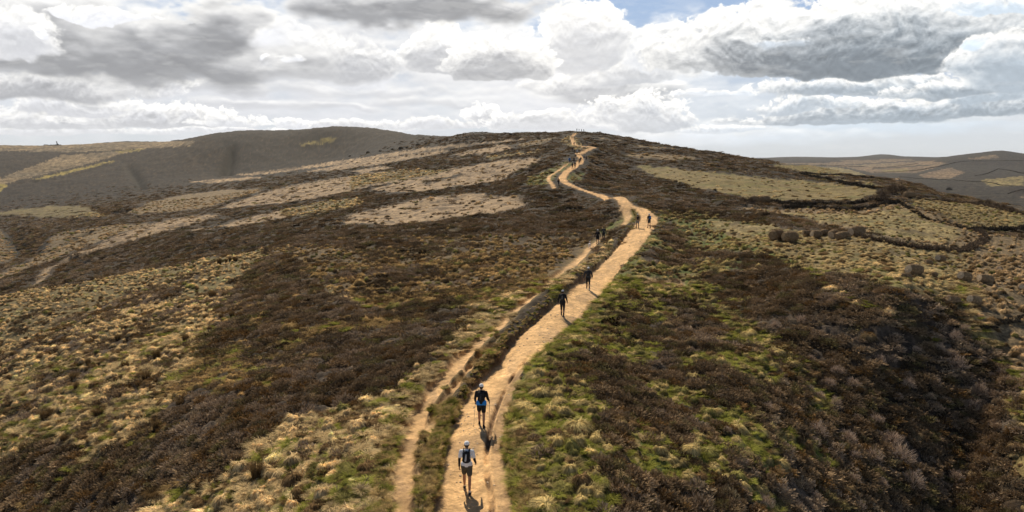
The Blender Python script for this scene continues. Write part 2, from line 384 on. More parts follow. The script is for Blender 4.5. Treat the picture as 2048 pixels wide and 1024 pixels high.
# --- right of the path
poly('green', [(980,1100),(1010,960),(1005,880),(1040,790),(1110,690),(1190,600),(1270,500),(1310,450),(1310,424),(1400,424),(1470,446),(1540,452),(1600,462),(1700,470),(1640,560),(1560,530),(1500,560),(1700,860),(1500,1100)])
poly('smooth', [(1270,332),(1330,334),(1400,342),(1517,353),(1621,364),(1751,378),(1756,389),(1716,403),(1621,405),(1545,403),(1500,398),(1450,385),(1380,372),(1330,358),(1300,348)])
poly('smooth', [(1602,345),(1685,351),(1789,370),(1802,377),(1760,376),(1690,363),(1640,352)])
poly('smooth', [(1549,331),(1610,330),(1669,334),(1700,339),(1740,352),(1700,350),(1640,346),(1600,343)])
poly('fielddry', [(1250,308),(1330,307),(1400,318),(1370,320),(1270,318)])
poly('fielddry', [(1268,292),(1350,296),(1350,299),(1275,296)])
poly('fielddry', [(1195,275),(1215,278),(1262,283),(1200,279)])
poly('brown', [(1640,352),(1742,350),(1811,360),(1880,378),(1960,400),(2048,420),(2300,470),(2300,520),(2048,430),(1938,405),(1837,394),(1802,380),(1700,362)])
poly('burnt', [(1756,347),(1800,352),(1820,362),(1790,360)])
poly('fielddry', [(1492,414),(1577,418),(1710,421),(1802,407),(1880,435),(1954,465),(1963,478),(1932,497),(1811,490),(1716,468),(1678,456),(1602,437),(1533,430),(1463,440)])
poly('pasture', [(1550,424),(1700,430),(1800,418),(1930,470),(1900,488),(1811,482),(1700,455),(1600,435)])
poly('smooth', [(1808,405),(1837,395),(1938,407),(2048,427),(2300,480),(2300,520),(2048,458),(1954,462)])
poly('pasture', [(1400,440),(1460,448),(1571,456),(1678,465),(1811,492),(1932,500),(1985,485),(2300,540),(2300,800),(2048,830),(1985,720),(1920,640),(1850,600),(1760,575),(1640,545),(1560,505),(1460,480)])
poly('fielddry', [(1960,470),(2300,500),(2300,860),(2048,780),(1960,640),(1930,560)])
poly('smooth', [(1480,460),(1620,470),(1780,520),(1900,560),(1880,600),(1760,580),(1640,550),(1560,510),(1470,490)])
poly('heather', [(1425,437),(1463,421),(1500,424),(1536,430),(1602,437),(1678,456),(1712,470),(1690,468),(1571,458),(1495,446)])
poly('heather', [(1280,512),(1310,500),(1380,508),(1460,505),(1540,518),(1640,560),(1760,590),(1850,622),(1900,660),(1960,720),(2010,790),(2060,850),(2400,1100),(1225,1100),(1235,900),(1205,770),(1145,745),(1150,722),(1230,690),(1210,625),(1250,596),(1330,600),(1390,606),(1420,575),(1370,540),(1300,532)])
stroke('green', [(1390,575),(1440,630),(1500,670),(1560,705),(1600,760),(1640,820)], 34)
stroke('green', [(1400,560),(1280,575)], 40)
stroke('burnt', [(1360,570),(1290,573)], 20)
stroke('green', [(1340,735),(1400,716),(1480,716)], 18)
stroke('green', [(1300,775),(1350,800),(1400,790)], 34)
stroke('green', [(1560,870),(1620,900),(1660,930)], 26)
stroke('yellow', [(1300,880),(1310,960)], 12)
stroke('straw', [(1640,575),(1700,600),(1800,640),(1860,680),(1900,720)], 9)
stroke('straw', [(1550,560),(1600,620)], 5)
stroke('straw', [(2000,800),(2048,850),(2100,900)], 16)
stroke('heather', [(1320,455),(1360,490)], 26)
stroke('heather', [(1330,470),(1340,480)], 18)
poly('smooth', [(2020,905),(2060,880),(2400,1000),(2400,1100),(2020,1100)])
# --- round the upper path
poly('green', [(1050,362),(1085,345),(1135,326),(1150,332),(1110,352),(1098,372),(1060,373)])
poly('green', [(1130,350),(1165,348),(1155,362),(1140,368),(1130,360)])
poly('straw', [(1120,282),(1135,272),(1155,276),(1165,295),(1190,296),(1180,304),(1150,300)])
poly('green', [(1250,424),(1275,424),(1268,445),(1230,462),(1190,474),(1240,440)])
poly('green', [(1340,424),(1420,424),(1420,434),(1340,440)])
# --- far right valley
poly('fargrey', [(1500,300),(2400,290),(2400,420),(2048,420),(1960,400),(1880,378),(1811,360),(1740,350),(1690,335),(1560,330)])  # valley side under cloud: its shade is put into the ground colour
poly('farorange', [(1566,327),(1640,322),(1800,318),(1900,322),(1870,336),(1830,346),(1745,346),(1690,334),(1640,330)])
poly('farorange', [(1930,318),(1990,309),(2000,316),(1940,319)])
poly('fielddry', [(1700,329),(1790,326),(1800,331),(1720,334)])
poly('brown', [(1560,322),(1640,319),(1700,322),(1660,325),(1580,326)])
poly('brown', [(1860,322),(1960,320),(2048,321),(2100,324),(2048,332),(1930,330)])
poly('smooth', [(1760,340),(1820,338),(1812,343),(1770,345)])
poly('brown', [(2010,376),(2048,374),(2100,376),(2100,400),(2048,398)])
poly('farorange', [(2040,392),(2100,388),(2100,410),(2060,406)])
poly('farorange', [(1835,350),(1900,335),(1930,345),(1900,358),(1850,356)])
poly('smooth', [(1960,360),(2048,352),(2048,372),(1980,372)])
# light fields edged grey
for a, b, w in [((1600,322),(1840,316),2),((1690,330),(1900,318),2),((1745,338),(1860,330),2)]:
    stroke('fargrey', [a, b], w)

ALB = np.array([   # albedo, linear
    (.036, .026, .016), (.275, .198, .118), (.090, .105, .022), (.135, .105, .045), (.172, .135, .055),
    (.074, .049, .027), (.075, .052, .022), (.165, .122, .068), (.072, .060, .042), (.150, .105, .062), (.190, .150, .035), (.50, .335, .175), (.235, .185, .085)])

one = np.eye(len(CL), dtype=np.float32)
wn = fbm(XX / 2.2, YY / 2.2, 4, 3); wn2 = fbm(XX / 2.2 + 50, YY / 2.2 + 9, 4, 8)
wf = fbm(XX / 14, YY / 14, 3, 13)
PXd = PX0 + (wn * np.where(YY > 90, 2.6, 1.5) + wf * 1.6) / YY * F; 
PYd = PY0 + (wn2 * .9 + wf * 1.5) / YY * F * np.clip(12 / YY, .05, .45) + (wn2 * 3)
mx = np.clip(((PXd + OX) / 2).astype(int), 0, LM.shape[1] - 1); my = np.clip(((PYd + OY) / 2).astype(int), 0, LM.shape[0] - 1)
CLS = LM[my, mx]
mixn = fbm(XX / 5.0, YY / 5.0, 4, 191) + fbm(XX / 1.3, YY / 1.3, 2, 195) * .5
CLS = np.where((CLS == CI['heather']) & (PX0 > 1100) & (PX0 < 1560) & (PY0 > 520) & (mixn > np.interp(PX0, [1150, 1300, 1560], [.02, .09, .17])), CI['green'], CLS)
CLS = np.where((CLS == CI['heather']) & (PX0 < 1000) & (YY < 110) & (mixn > .12), CI['ochre'], CLS)

# ------------------------------------------------------------------ worn paths: world polylines
def line3(pts, grid=None):
    return np.array([hit(a, b) for a, b in pts])
def dist_line(P2, X, Y, chunk=True):
    """signed distance to a polyline (left of travel negative) and position along it"""
    best = np.full(X.shape, 1e9, np.float32); sgn = np.ones(X.shape, np.float32); tt = np.zeros(X.shape, np.float32)
    acc = 0.0
    for a, b in zip(P2[:-1], P2[1:]):
        d = b - a; L = np.hypot(*d) + 1e-9
        t = np.clip(((X - a[0]) * d[0] + (Y - a[1]) * d[1]) / L ** 2, 0, 1)
        ex = X - a[0] - t * d[0]; ey = Y - a[1] - t * d[1]
        q = np.hypot(ex, ey)
        s = np.where(d[0] * (Y - a[1]) - d[1] * (X - a[0]) > 0, -1, 1)
        m = q < best
        best = np.where(m, q, best); sgn = np.where(m, s, sgn); tt = np.where(m, acc + t * L, tt)
        acc += L
    return best, sgn, tt
def smoothline(P2, n=6):
    P2 = np.asarray(P2)[:, :2]; out = []
    for i in range(len(P2) - 1):
        p0 = P2[max(i - 1, 0)]; p1 = P2[i]; p2 = P2[i + 1]; p3 = P2[min(i + 2, len(P2) - 1)]
        for k in range(n):
            t = k / n
            out.append(.5 * (2 * p1 + (p2 - p0) * t + (2 * p0 - 5 * p1 + 4 * p2 - p3) * t * t + (3 * p1 - p0 - 3 * p2 + p3) * t ** 3))
    out.append(P2[-1]); return np.array(out)

MAINP = [(940,1160),(947,1024),(943,945),(949,886),(963,830),(986,786),(1011,748),(1040,712),(1068,678),(1105,645),(1143,610),(1178,576),(1213,543),(1247,503),(1272,472),(1290,450),(1298,436),(1280,422),(1250,412),(1210,400),(1170,385),(1135,371),(1124,360),(1133,347),(1148,337),(1160,327),(1163,320),(1158,312),(1156,309)]
UPP = [(1156,309),(1172,303),(1190,296.5),(1170,295),(1150,291),(1146,284),(1144,277),(1148,271),(1154,267.5)]
TRAIL = [(800,1160),(803,1024),(806,960),(822,890),(850,820),(885,770),(930,720),(975,678),(1020,637),(1062,602),(1100,572),(1145,532),(1178,500),(1205,476),(1238,458),(1254,441),(1254,428),(1243,421)]
TRAIL2 = [(1108,380),(1098,362),(1100,354),(1118,343),(1138,331)]
TRAIL3 = [(842,1000),(850,930),(868,850),(905,790),(950,735),(985,700)]
mp = smoothline([hit(a, b) for a, b in MAINP]); up_ = smoothline([hit(a, b) for a, b in UPP], 3)
tr = smoothline([hit(a, b) for a, b in TRAIL]); tr2 = smoothline([hit(a, b) for a, b in TRAIL2]); tr3 = smoothline([hit(a, b) for a, b in TRAIL3])
near = YY < 480
nz1 = fbm(XX / .9, YY / .9, 3, 21); nz2 = fbm(XX / 2.7, YY / 2.7, 3, 31); nz3 = fbm(XX / .28, YY / .28, 2, 41)
rows = Ys < 480
def dl(P2):
    d = np.full(XX.shape, 1e3, np.float32); s = np.ones(XX.shape, np.float32); t = np.zeros(XX.shape, np.float32)
    x0, x1 = P2[:, 0].min() - 8, P2[:, 0].max() + 8; y0, y1 = P2[:, 1].min() - 8, P2[:, 1].max() + 8
    m = (XX > x0) & (XX < x1) & (YY > y0) & (YY < y1)
    a, b, c = dist_line(P2, XX[m], YY[m]); d[m] = a; s[m] = b; t[m] = c
    return d, s, t
dm, sm, tm = dl(mp); du, su_, _ = dl(up_); dt, st, _ = dl(tr); dt2, _, _ = dl(tr2); dt3, _, _ = dl(tr3)
hwm = np.interp(YY, [15, 19, 24, 40, 60, 85, 110, 150, 200, 480], [1.35, 1.22, 1.05, 1.10, 1.22, 1.45, 1.05, .95, .95, 1.0])
em = dm + nz1 * .28 + nz2 * .35 - hwm
eu = du + nz1 * .3 - .85
et = dt + nz1 * .4 + nz2 * .4 - np.interp(YY, [15, 22, 30, 40, 60, 75, 90], [.26, .38, .44, .54, .60, .52, .48])
et2 = dt2 + nz1 * .3 - .42
et3 = dt3 + nz1 * .5 - np.interp(YY, [20, 26, 30, 40], [.02, .16, .24, .12])
soft = lambda e, w=.12: 1 - sst(e, -w, w)
pm = np.maximum(soft(em), soft(eu, .3))
pt = np.maximum(np.maximum(soft(et, .20) * .9, soft(et2, .2)), soft(et3, .16) * .75)
SAND = np.maximum(pm, pt)
# ------------------------------------------------------------------ micro relief
Z = Z0.copy()
fade = np.clip(60 / YY, .0, 1)
Z += fbm(XX / 9, YY / 9, 3, 61) * np.clip(YY / 40, .5, 3) * .5 * (1 - SAND)
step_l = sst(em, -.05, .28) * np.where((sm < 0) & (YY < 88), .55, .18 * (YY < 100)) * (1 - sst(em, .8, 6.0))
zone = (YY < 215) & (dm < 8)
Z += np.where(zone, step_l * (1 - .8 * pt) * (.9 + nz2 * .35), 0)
st3 = np.where(dt3 < 2, (1 - sst(dt3, .15, .7)) * -.05, 0); Z += st3
Z -= pt * .07
# rut beside the near path
rut = np.where((sm > 0) & (YY < 40), np.exp(-((dm - hwm * .50) / .085) ** 2) * (.15 + nz1 * .35) + np.exp(-((dm - hwm * .62) / .05) ** 2) * -.05, 0) * (1 - sst(YY, 34, 40))
Z -= rut
Z += (nz3 * .035 + nz1 * .05) * SAND
lift = np.clip((YY - 90) / 15, 0, 1) * np.clip((430 - YY) / 30, 0, 1); near_p = np.minimum(np.minimum(dm, du), dt2 + .8)
Z += lift * .42 * np.exp(-(near_p / 2.8) ** 2)
calm = sst(np.minimum(np.minimum(em, et), et3), .1, 1.0) * (1 - lift * (1 - sst(near_p, 1.2, 5)))
tuft = 1 - mounds(XX / .62, YY / .62, 71) * 1.25
tuftb = 1 - mounds(XX / 1.25 + 4, YY / 1.25, 77) * 1.25
heap = 1 - mounds(XX / .95 + 9, YY / .95, 79) * 1.2
isG = np.isin(CLS, [CI['green'], CI['straw'], CI['ochre'], CI['fielddry'], CI['smooth'], CI['yellow'], CI['pasture']])
isH = np.isin(CLS, [CI['heather'], CI['brown']])
amp = np.where(CLS == CI['smooth'], .10, np.where(CLS == CI['burnt'], .08, .24))
farf = np.clip(YY / 110, 1, 6)
Z += calm * (1 - SAND) * np.where(isG, (np.clip(tuft, 0, 1) * amp * .5 + np.clip(tuftb, 0, 1) * amp * .6), 0) * np.clip(90 / YY, .3, 1)
Z += calm * (1 - SAND) * np.where(isH, np.clip(heap, -.2, 1) * .33 + nz3 * .12 + nz1 * .2, 0) * np.clip(140 / YY, .25, 1)
Z += (1 - SAND) * np.where(YY > 90, fbm(XX / 3.1, YY / 3.1, 3, 91) * np.where(isH, .75, .4) * np.clip(YY / 220, .3, 1.6), 0)
Z += (1 - SAND) * np.where(YY > 400, fbm(XX / 12, YY / 12, 4, 95) * np.clip((YY - 400) / 400, 0, 1) * 2.2, 0)
# gullies and banks on the far hillsides
def carve(pts, w, depth):
    global Z
    L = smoothline([hit(a, b) for a, b in pts], 4)
    d, s, t = dl(L) if w < 4 else _dlw(L, w)
    tp = sst(t, 0, float(np.hypot(*np.diff(L, axis=0).T).sum()) * .5) if w >= 4 else 1.0
    rag = w * (.75 + 1.3 * (fbm(XX / 9, YY / 9, 3, 181) + .25))
    Z = Z - depth * tp * np.exp(-(d / w) ** 2)
    return tp * np.exp(-(d / rag) ** 2)
def _dlw(P2, w):
    d = np.full(XX.shape, 1e6, np.float32); s = np.ones(XX.shape, np.float32)
    k = w * 4
    m = (XX > P2[:, 0].min() - k) & (XX < P2[:, 0].max() + k) & (YY > P2[:, 1].min() - k) & (YY < P2[:, 1].max() + k)
    t = np.zeros(XX.shape, np.float32); a, b, c = dist_line(P2, XX[m], YY[m]); d[m] = a; s[m] = b; t[m] = c
    return d, s, t
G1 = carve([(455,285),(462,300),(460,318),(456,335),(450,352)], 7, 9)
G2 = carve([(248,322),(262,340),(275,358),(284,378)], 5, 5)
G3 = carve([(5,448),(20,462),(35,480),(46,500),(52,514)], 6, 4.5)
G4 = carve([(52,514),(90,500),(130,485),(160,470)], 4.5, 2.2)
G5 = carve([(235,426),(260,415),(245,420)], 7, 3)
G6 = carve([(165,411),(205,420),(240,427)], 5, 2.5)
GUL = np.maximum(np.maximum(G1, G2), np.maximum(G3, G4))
# small banks between the strips
for pts, h in [([(141,518),(190,503),(264,480),(337,462),(440,447)], 1.3), ([(230,322),(141,352),(60,364),(20,368)], 2.2), ([(0,430),(117,436),(205,432)], 1.3)]:
    L = smoothline([hit(a, b) for a, b in pts], 3); d, s, _ = _dlw(L, 4)
    Z -= h * np.exp(-(d / 2.5) ** 2)

# ------------------------------------------------------------------ albedo of the ground
col = ALB[CLS]
# blend class edges a little
for _ in range(2):
    col[1:-1, 1:-1] = .4 * col[1:-1, 1:-1] + .15 * (col[2:, 1:-1] + col[:-2, 1:-1] + col[1:-1, 2:] + col[1:-1, :-2])
def blend(c, m):
    global col
    m = m[..., None]; col = col * (1 - m) + np.array(c) * m
big = fbm(XX / 6.5, YY / 6.5, 4, 101); med = fbm(XX / 1.6, YY / 1.6, 4, 111); fine = fbm(XX / .5, YY / .5, 3, 121)
gmask = (CLS == CI['green']).astype(float)
blend((.13, .10, .045), gmask * sst(med + fine * .4, .0, .16) * .85)
blend((.055, .082, .014), gmask * sst(-med - big * .5, .03, .2) * .8)
om = (CLS == CI['ochre']).astype(float)
blend((.12, .085, .042), om * sst(med + big, -.02, .15) * .8)
blend((.045, .032, .020), om * sst(-med + big * .6, .05, .16) * .85)
sm_ = ((CLS == CI['straw']) | (CLS == CI['pasture'])).astype(float)
blend((.115, .102, .038), sm_ * sst(big + med * .7, .02, .2) * .7)
blend((.10, .076, .038), sm_ * sst(-big + med * .5, .06, .22) * .8)
bm_ = (CLS == CI['burnt']).astype(float)
blend((.085, .062, .042), bm_ * sst(med * 1.2 + big * .5, .03, .17) * .8)
blend((.30, .215, .13), bm_ * sst(-med + fine * .5, .08, .25) * .7)
smm = (CLS == CI['smooth']).astype(float)
blend((.105, .108, .032), smm * sst(big + med * .6, .02, .2) * .5)
blend((.17, .13, .06), smm * sst(-big + med, .04, .2) * .7)
hm = isH.astype(float)
blend((.075, .058, .045), hm * sst(med + big * .6, .06, .22) * .6)
blend((.028, .020, .012), hm * sst(-med - big * .4, .05, .2) * .7)
fo = np.isin(CLS, [CI['farorange'], CI['fargrey'], CI['fielddry']]).astype(float)
vb = fbm(XX / 60, YY / 60, 4, 131)
blend((.085, .072, .05), fo * sst(vb, .03, .2) * .6 * (YY > 500))
# peat and litter showing between the heather, plus clump shade painted in with distance
peat_shade = sst(YY, 70, 160) * (1 - .35 * sst(YY, 760, 900)) * isH
col = col * (1 - .45 * peat_shade)[..., None]
col = col * (1 + (peat_shade * np.clip(fbm(XX / 2.4, YY / 3.0, 3, 161) * 3.5, -.6, 1.3))[..., None])
# far hillsides: painted clump shade, then a speckle of heather and bleached grass
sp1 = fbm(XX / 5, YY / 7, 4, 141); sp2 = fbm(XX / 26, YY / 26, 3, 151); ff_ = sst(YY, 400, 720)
col = col * (1 - .64 * ff_ * np.isin(CLS, [CI['brown'], CI['heather'], CI['fargrey']]))[..., None]  # self-shadow of the clumps missing out here, put into the colour
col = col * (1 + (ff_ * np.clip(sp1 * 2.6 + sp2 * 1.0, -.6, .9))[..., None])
# verge of the trails: trodden grass
blend((.21, .155, .07), np.clip(soft(et - .5, .5) * .5 + soft(et3 - .3, .4) * .5, 0, 1) * (1 - SAND))
sandc = np.array([.66, .425, .205]) * (1 + (nz2 * .35 + med * .45 + fine * .38)[..., None])
grit = (sst(fbm(XX / .8 + 7, YY / 1.6, 4, 171), .03, .16) * .38 + sst(-em, .28, .0) * .25)[..., None]
sandc = sandc * (1 - grit) + np.array([.36, .245, .145]) * grit
sandc = sandc * (1 - np.array([.0, .05, .1]) * sst(YY, 60, 200)[..., None])
m = SAND[..., None]; col = col * (1 - m) + sandc * m
# earth of the cut bank
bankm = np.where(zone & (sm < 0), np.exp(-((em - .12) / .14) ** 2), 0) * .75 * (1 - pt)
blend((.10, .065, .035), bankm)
blend((.13, .08, .045), np.clip(rut * 8 + nz1 * 1.5 - .25, 0, 1) * .85)
blend((.25, .165, .095), np.where((sm > 0) & (YY < 38), np.exp(-((dm - hwm * .78) / .10) ** 2) * sst(nz1 + nz2, -.02, .1), 0) * .6)
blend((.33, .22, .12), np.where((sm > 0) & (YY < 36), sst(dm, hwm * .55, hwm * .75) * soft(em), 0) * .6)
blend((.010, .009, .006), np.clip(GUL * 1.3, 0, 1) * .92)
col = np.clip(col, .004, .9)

nv = NR * NC
co = np.stack([XX, YY, Z], -1).astype(np.float32)
me = bpy.data.meshes.new('hills')
me.vertices.add(nv); me.vertices.foreach_set('co', co.ravel())
i = np.arange(NR - 1)[:, None] * NC + np.arange(NC - 1)[None]
quads = np.stack([i, i + 1, i + NC + 1, i + NC], -1).reshape(-1, 4).astype(np.int32)
me.loops.add(quads.size); me.loops.foreach_set('vertex_index', quads.ravel())
me.polygons.add(len(quads)); me.polygons.foreach_set('loop_start', np.arange(0, quads.size, 4, dtype=np.int32))
me.polygons.foreach_set('use_smooth', np.ones(len(quads), bool))
me.update()
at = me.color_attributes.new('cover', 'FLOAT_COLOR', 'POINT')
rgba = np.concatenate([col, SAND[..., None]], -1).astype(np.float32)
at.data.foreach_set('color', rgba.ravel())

def new_mat(name):
    m = bpy.data.materials.new(name); m.use_nodes = True
    N = NT(m.node_tree); b = m.node_tree.nodes['Principled BSDF']
    b.inputs['Specular IOR Level'].default_value = .2
    return m, N, b
gm, N, b = new_mat('moorland')
a = N.n.new('ShaderNodeVertexColor'); a.layer_name = 'cover'
tc = N.n.new('ShaderNodeTexCoord')
n1 = N.noise(tc.outputs['Object'], 2.6, 6, .68); n2 = N.noise(tc.outputs['Object'], 9.0, 3, .6); n3 = N.noise(tc.outputs['Object'], .45, 5, .65)
k = N.m('MULTIPLY', N.step(n1, .28, .72, .45, 1.6), N.m('MULTIPLY', N.step(n2, .3, .7, .72, 1.3), N.step(n3, .3, .7, .62, 1.38)))
k = N.m('ADD', N.m('MULTIPLY', N.m('SUBTRACT', k, 1.0), N.m('SUBTRACT', 1.0, N.m('MULTIPLY', a.outputs['Alpha'], .55))), 1.0)
cc = N.mix(1.0, a.outputs['Color'], N.vec(k, k, k), 'MULTIPLY')
N.l.new(cc, b.inputs['Base Color']); b.inputs['Roughness'].default_value = .95
bp = N.n.new('ShaderNodeBump'); bp.inputs['Strength'].default_value = .8; bp.inputs['Distance'].default_value = .16
N.l.new(n1, bp.inputs['Height']); N.l.new(bp.outputs[0], b.inputs['Normal'])
me.materials.append(gm)
hills = bpy.data.objects.new('hills', me); C.objects.link(hills)
hills['kind'] = 'structure'; hills['label'] = 'rolling heather moorland ridge crossed by a worn path'

def ground(x, y):
    u = x / y
    c = np.interp(u, us, np.arange(NC)); r = np.interp(y, Ys, np.arange(NR))
    i = np.minimum(np.asarray(c).astype(int), NC - 2); j = np.minimum(np.asarray(r).astype(int), NR - 2)
    f = c - i; g = r - j
    return (Z[j, i] * (1 - f) + Z[j, i + 1] * f) * (1 - g) + (Z[j + 1, i] * (1 - f) + Z[j + 1, i + 1] * f) * g

# ------------------------------------------------------------------ plants: prototypes kept out of the scene
def mesh_of(name, verts, faces, mats, smooth=False, cols=None, fm=None):
    m = bpy.data.meshes.new(name)
    verts = np.asarray(verts, np.float32); faces = np.asarray(faces, np.int32)
    m.vertices.add(len(verts)); m.vertices.foreach_set('co', verts.ravel())
    k = faces.shape[1]
    m.loops.add(faces.size); m.loops.foreach_set('vertex_index', faces.ravel())
    m.polygons.add(len(faces)); m.polygons.foreach_set('loop_start', np.arange(0, faces.size, k, dtype=np.int32))
    if smooth: m.polygons.foreach_set('use_smooth', np.ones(len(faces), bool))
    if fm is not None: m.polygons.foreach_set('material_index', np.asarray(fm, np.int32))
    m.update()
    if cols is not None:
        a = m.color_attributes.new('tone', 'FLOAT_COLOR', 'POINT')
        a.data.foreach_set('color', np.asarray(cols, np.float32).ravel())
    for mt in (mats if isinstance(mats, (list, tuple)) else [mats]): m.materials.append(mt)
    return m

def plant_mat(name, base, inst=True, transl=.30, rough=.8):
    m = bpy.data.materials.new(name); m.use_nodes = True
    N = NT(m.node_tree); N.n.clear()
    out = N.n.new('ShaderNodeOutputMaterial')
    tone = N.n.new('ShaderNodeVertexColor'); tone.layer_name = 'tone'
    if inst:
        t = N.n.new('ShaderNodeAttribute'); t.attribute_type = 'INSTANCER'; t.attribute_name = 'tint'
        c = N.mix(1.0, tone.outputs['Color'], t.outputs['Color'], 'MULTIPLY')
    else:
        c = N.mix(1.0, tone.outputs['Color'], (*base, 1), 'MULTIPLY')
    d = N.n.new('ShaderNodeBsdfDiffuse'); tr = N.n.new('ShaderNodeBsdfTranslucent'); mx = N.n.new('ShaderNodeMixShader')
    N.l.new(c, d.inputs[0]); N.l.new(c, tr.inputs[0]); mx.inputs[0].default_value = transl
    N.l.new(d.outputs[0], mx.inputs[1]); N.l.new(tr.outputs[0], mx.inputs[2]); N.l.new(mx.outputs[0], out.inputs[0])
    return m
M_grass = plant_mat('grass_blade', None, transl=.38); M_heath = plant_mat('heather_sprig', None, transl=.12)

def blades(n, rad, h, out, w, r, tip=1.0, segs=3, spread=.13, lean=(0, 0)):
    """arching blades from a tussock's base"""
    az_ = r.uniform(0, 2 * np.pi, n); hh = h * r.uniform(.6, 1.15, n); oo = out * r.uniform(.25, 1.1, n)
    b = np.stack([np.cos(az_), np.sin(az_)], -1) * (spread * np.sqrt(r.uniform(0, 1, n)))[:, None]
    side = np.stack([-np.sin(az_), np.cos(az_)], -1)
    bend = r.normal(0, .35, n)
    V_, T_ = [], []
    tone = r.uniform(.6, 1.25, n)
    for s in range(segs + 1):
        t = s / segs
        rr = oo * t ** 1.35; z = hh * np.sin(t * 2.2) / np.sin(1.45) if tip < 1 else hh * np.sin(t * 1.9)
        c = b + np.stack([np.cos(az_ + bend * t), np.sin(az_ + bend * t)], -1) * rr[:, None] + np.array(lean) * t
        ww = w * (1 - .75 * t) * .5
        for sg in (-1, 1):
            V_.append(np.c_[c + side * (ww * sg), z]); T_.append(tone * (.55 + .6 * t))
    V_ = np.stack(V_, 1).reshape(-1, 3); T_ = np.stack(T_, 1).reshape(-1)
    k = 2 * (segs + 1); base_ = np.arange(n)[:, None, None] * k
    q = np.array([[2 * s, 2 * s + 1, 2 * s + 3, 2 * s + 2] for s in range(segs)])[None]
    return V_, (base_ + q).reshape(-1, 4), np.repeat(T_[:, None], 4, 1)

def mophead(n, R_, h, w, r, segs=4):
    """a grassy mound: a low core with blades combed down over it from its top"""
    nr_, na = 5, 14; cv, ct = [], []
    for i in range(nr_):
        t = i / (nr_ - 1)
        for k in range(na):
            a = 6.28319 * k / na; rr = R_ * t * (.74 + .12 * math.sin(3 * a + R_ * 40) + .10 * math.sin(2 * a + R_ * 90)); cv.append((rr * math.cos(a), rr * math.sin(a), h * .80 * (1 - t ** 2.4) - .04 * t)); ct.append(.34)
    cf = [(i * na + k, i * na + (k + 1) % na, (i + 1) * na + (k + 1) % na, (i + 1) * na + k) for i in range(nr_ - 1) for k in range(na)]
    a0_ = r.uniform(0, 2 * np.pi, n); a = a0_; rs = R_ * .5 * np.sqrt(r.uniform(0, 1, n)); Lr = R_ * r.uniform(.45, .85, n); lift = r.gamma(2.0, .022, n) * (1 + np.sin(a * 2 + R_ * 30)); curl = r.normal(0, .9, n)
    tone = r.uniform(.45, 1.35, n); V_, T_ = [], []
    for s in range(segs + 1):
        t = s / segs; rr = rs + Lr * t; aa = a + curl * t * .5
        q = np.clip(rr / R_, 0, 1.25); z = h * (1 - q ** 2.2) * 1.0 + lift * math.sin(t * 2.6) + .01
        z = np.maximum(z, -.03 + lift * .3)
        c = np.stack([np.cos(aa) * rr, np.sin(aa) * rr], -1); sd = np.stack([-np.sin(aa), np.cos(aa)], -1); ww = w * (1 - .7 * t) * .5
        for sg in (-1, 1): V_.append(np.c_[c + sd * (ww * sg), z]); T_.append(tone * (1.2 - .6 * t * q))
    V_ = np.stack(V_, 1).reshape(-1, 3); T_ = np.stack(T_, 1).reshape(-1); k = 2 * (segs + 1)
    q = np.array([[2 * s, 2 * s + 1, 2 * s + 3, 2 * s + 2] for s in range(segs)])[None]
    F_ = (np.arange(n)[:, None, None] * k + q).reshape(-1, 4)
    V_ = np.r_[np.array(cv), V_]; T_ = np.r_[np.array(ct), T_]; F_ = np.r_[np.array(cf), F_ + len(cv)]
    return V_, F_, np.repeat(T_[:, None], 4, 1)

def sprigs(n, rx, rz, L, w, r, up=.35, tonelo=.5, tonehi=1.35, inner=.45, flat=0):
    """a bushy dome of short twigs, each a thin leafy blade pointing out and up"""
    a = r.uniform(0, 2 * np.pi, n); cz = r.uniform(-.05, 1, n); s = np.sqrt(np.clip(1 - cz * cz, 0, 1))
    rad = r.uniform(inner, 1, n) ** .5
    lump = 1 + .22 * np.sin(a * 3 + r.uniform(0, 6)) * s + .15 * np.sin(a * 5 + cz * 6)
    d = np.stack([np.cos(a) * s, np.sin(a) * s, cz], -1)
    p = d * np.array([rx, rx, rz]) * (rad * lump)[:, None]
    dr = d + r.normal(0, .38, (n, 3)) + np.array([0, 0, up]); dr /= np.linalg.norm(dr, axis=1)[:, None]
    sd = np.cross(dr, r.normal(0, 1, (n, 3))); sd /= np.linalg.norm(sd, axis=1)[:, None]
    LL = (L * r.uniform(.5, 1.2, n))[:, None]; ww = (w * r.uniform(.6, 1.3, n))[:, None] * .5
    q = p - dr * LL * .5
    V_ = np.stack([q - sd * ww * .6, q + sd * ww * .6, q + dr * LL * .55 + sd * ww, q + dr * LL, q + dr * LL * .55 - sd * ww], 1).reshape(-1, 3)
    F_ = (np.arange(n)[:, None] * 5 + np.array([0, 1, 2, 3, 4])[None])
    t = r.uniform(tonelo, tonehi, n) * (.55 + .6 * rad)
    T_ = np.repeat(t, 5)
    return V_, F_, np.repeat(T_[:, None], 4, 1)

def proto(name, V_, F_, T_, mat):
    T_[:, 3] = 1
    return bpy.data.objects.new(name, mesh_of(name, V_, F_, mat, cols=T_))
pr = np.random.default_rng(3)
PG = bpy.data.collections.new('grass_kinds'); PH = bpy.data.collections.new('heather_kinds')
for k in range(4):
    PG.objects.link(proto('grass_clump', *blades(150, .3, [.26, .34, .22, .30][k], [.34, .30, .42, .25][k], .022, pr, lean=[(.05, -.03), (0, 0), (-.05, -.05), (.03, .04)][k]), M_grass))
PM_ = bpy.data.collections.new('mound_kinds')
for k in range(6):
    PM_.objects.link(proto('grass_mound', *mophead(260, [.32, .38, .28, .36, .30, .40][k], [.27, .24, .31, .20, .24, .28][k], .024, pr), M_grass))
for k in range(4):
    PH.objects.link(proto('heather_clump', *sprigs(420, .36, [.34, .26, .40, .30][k], .13, .030, pr), M_heath))

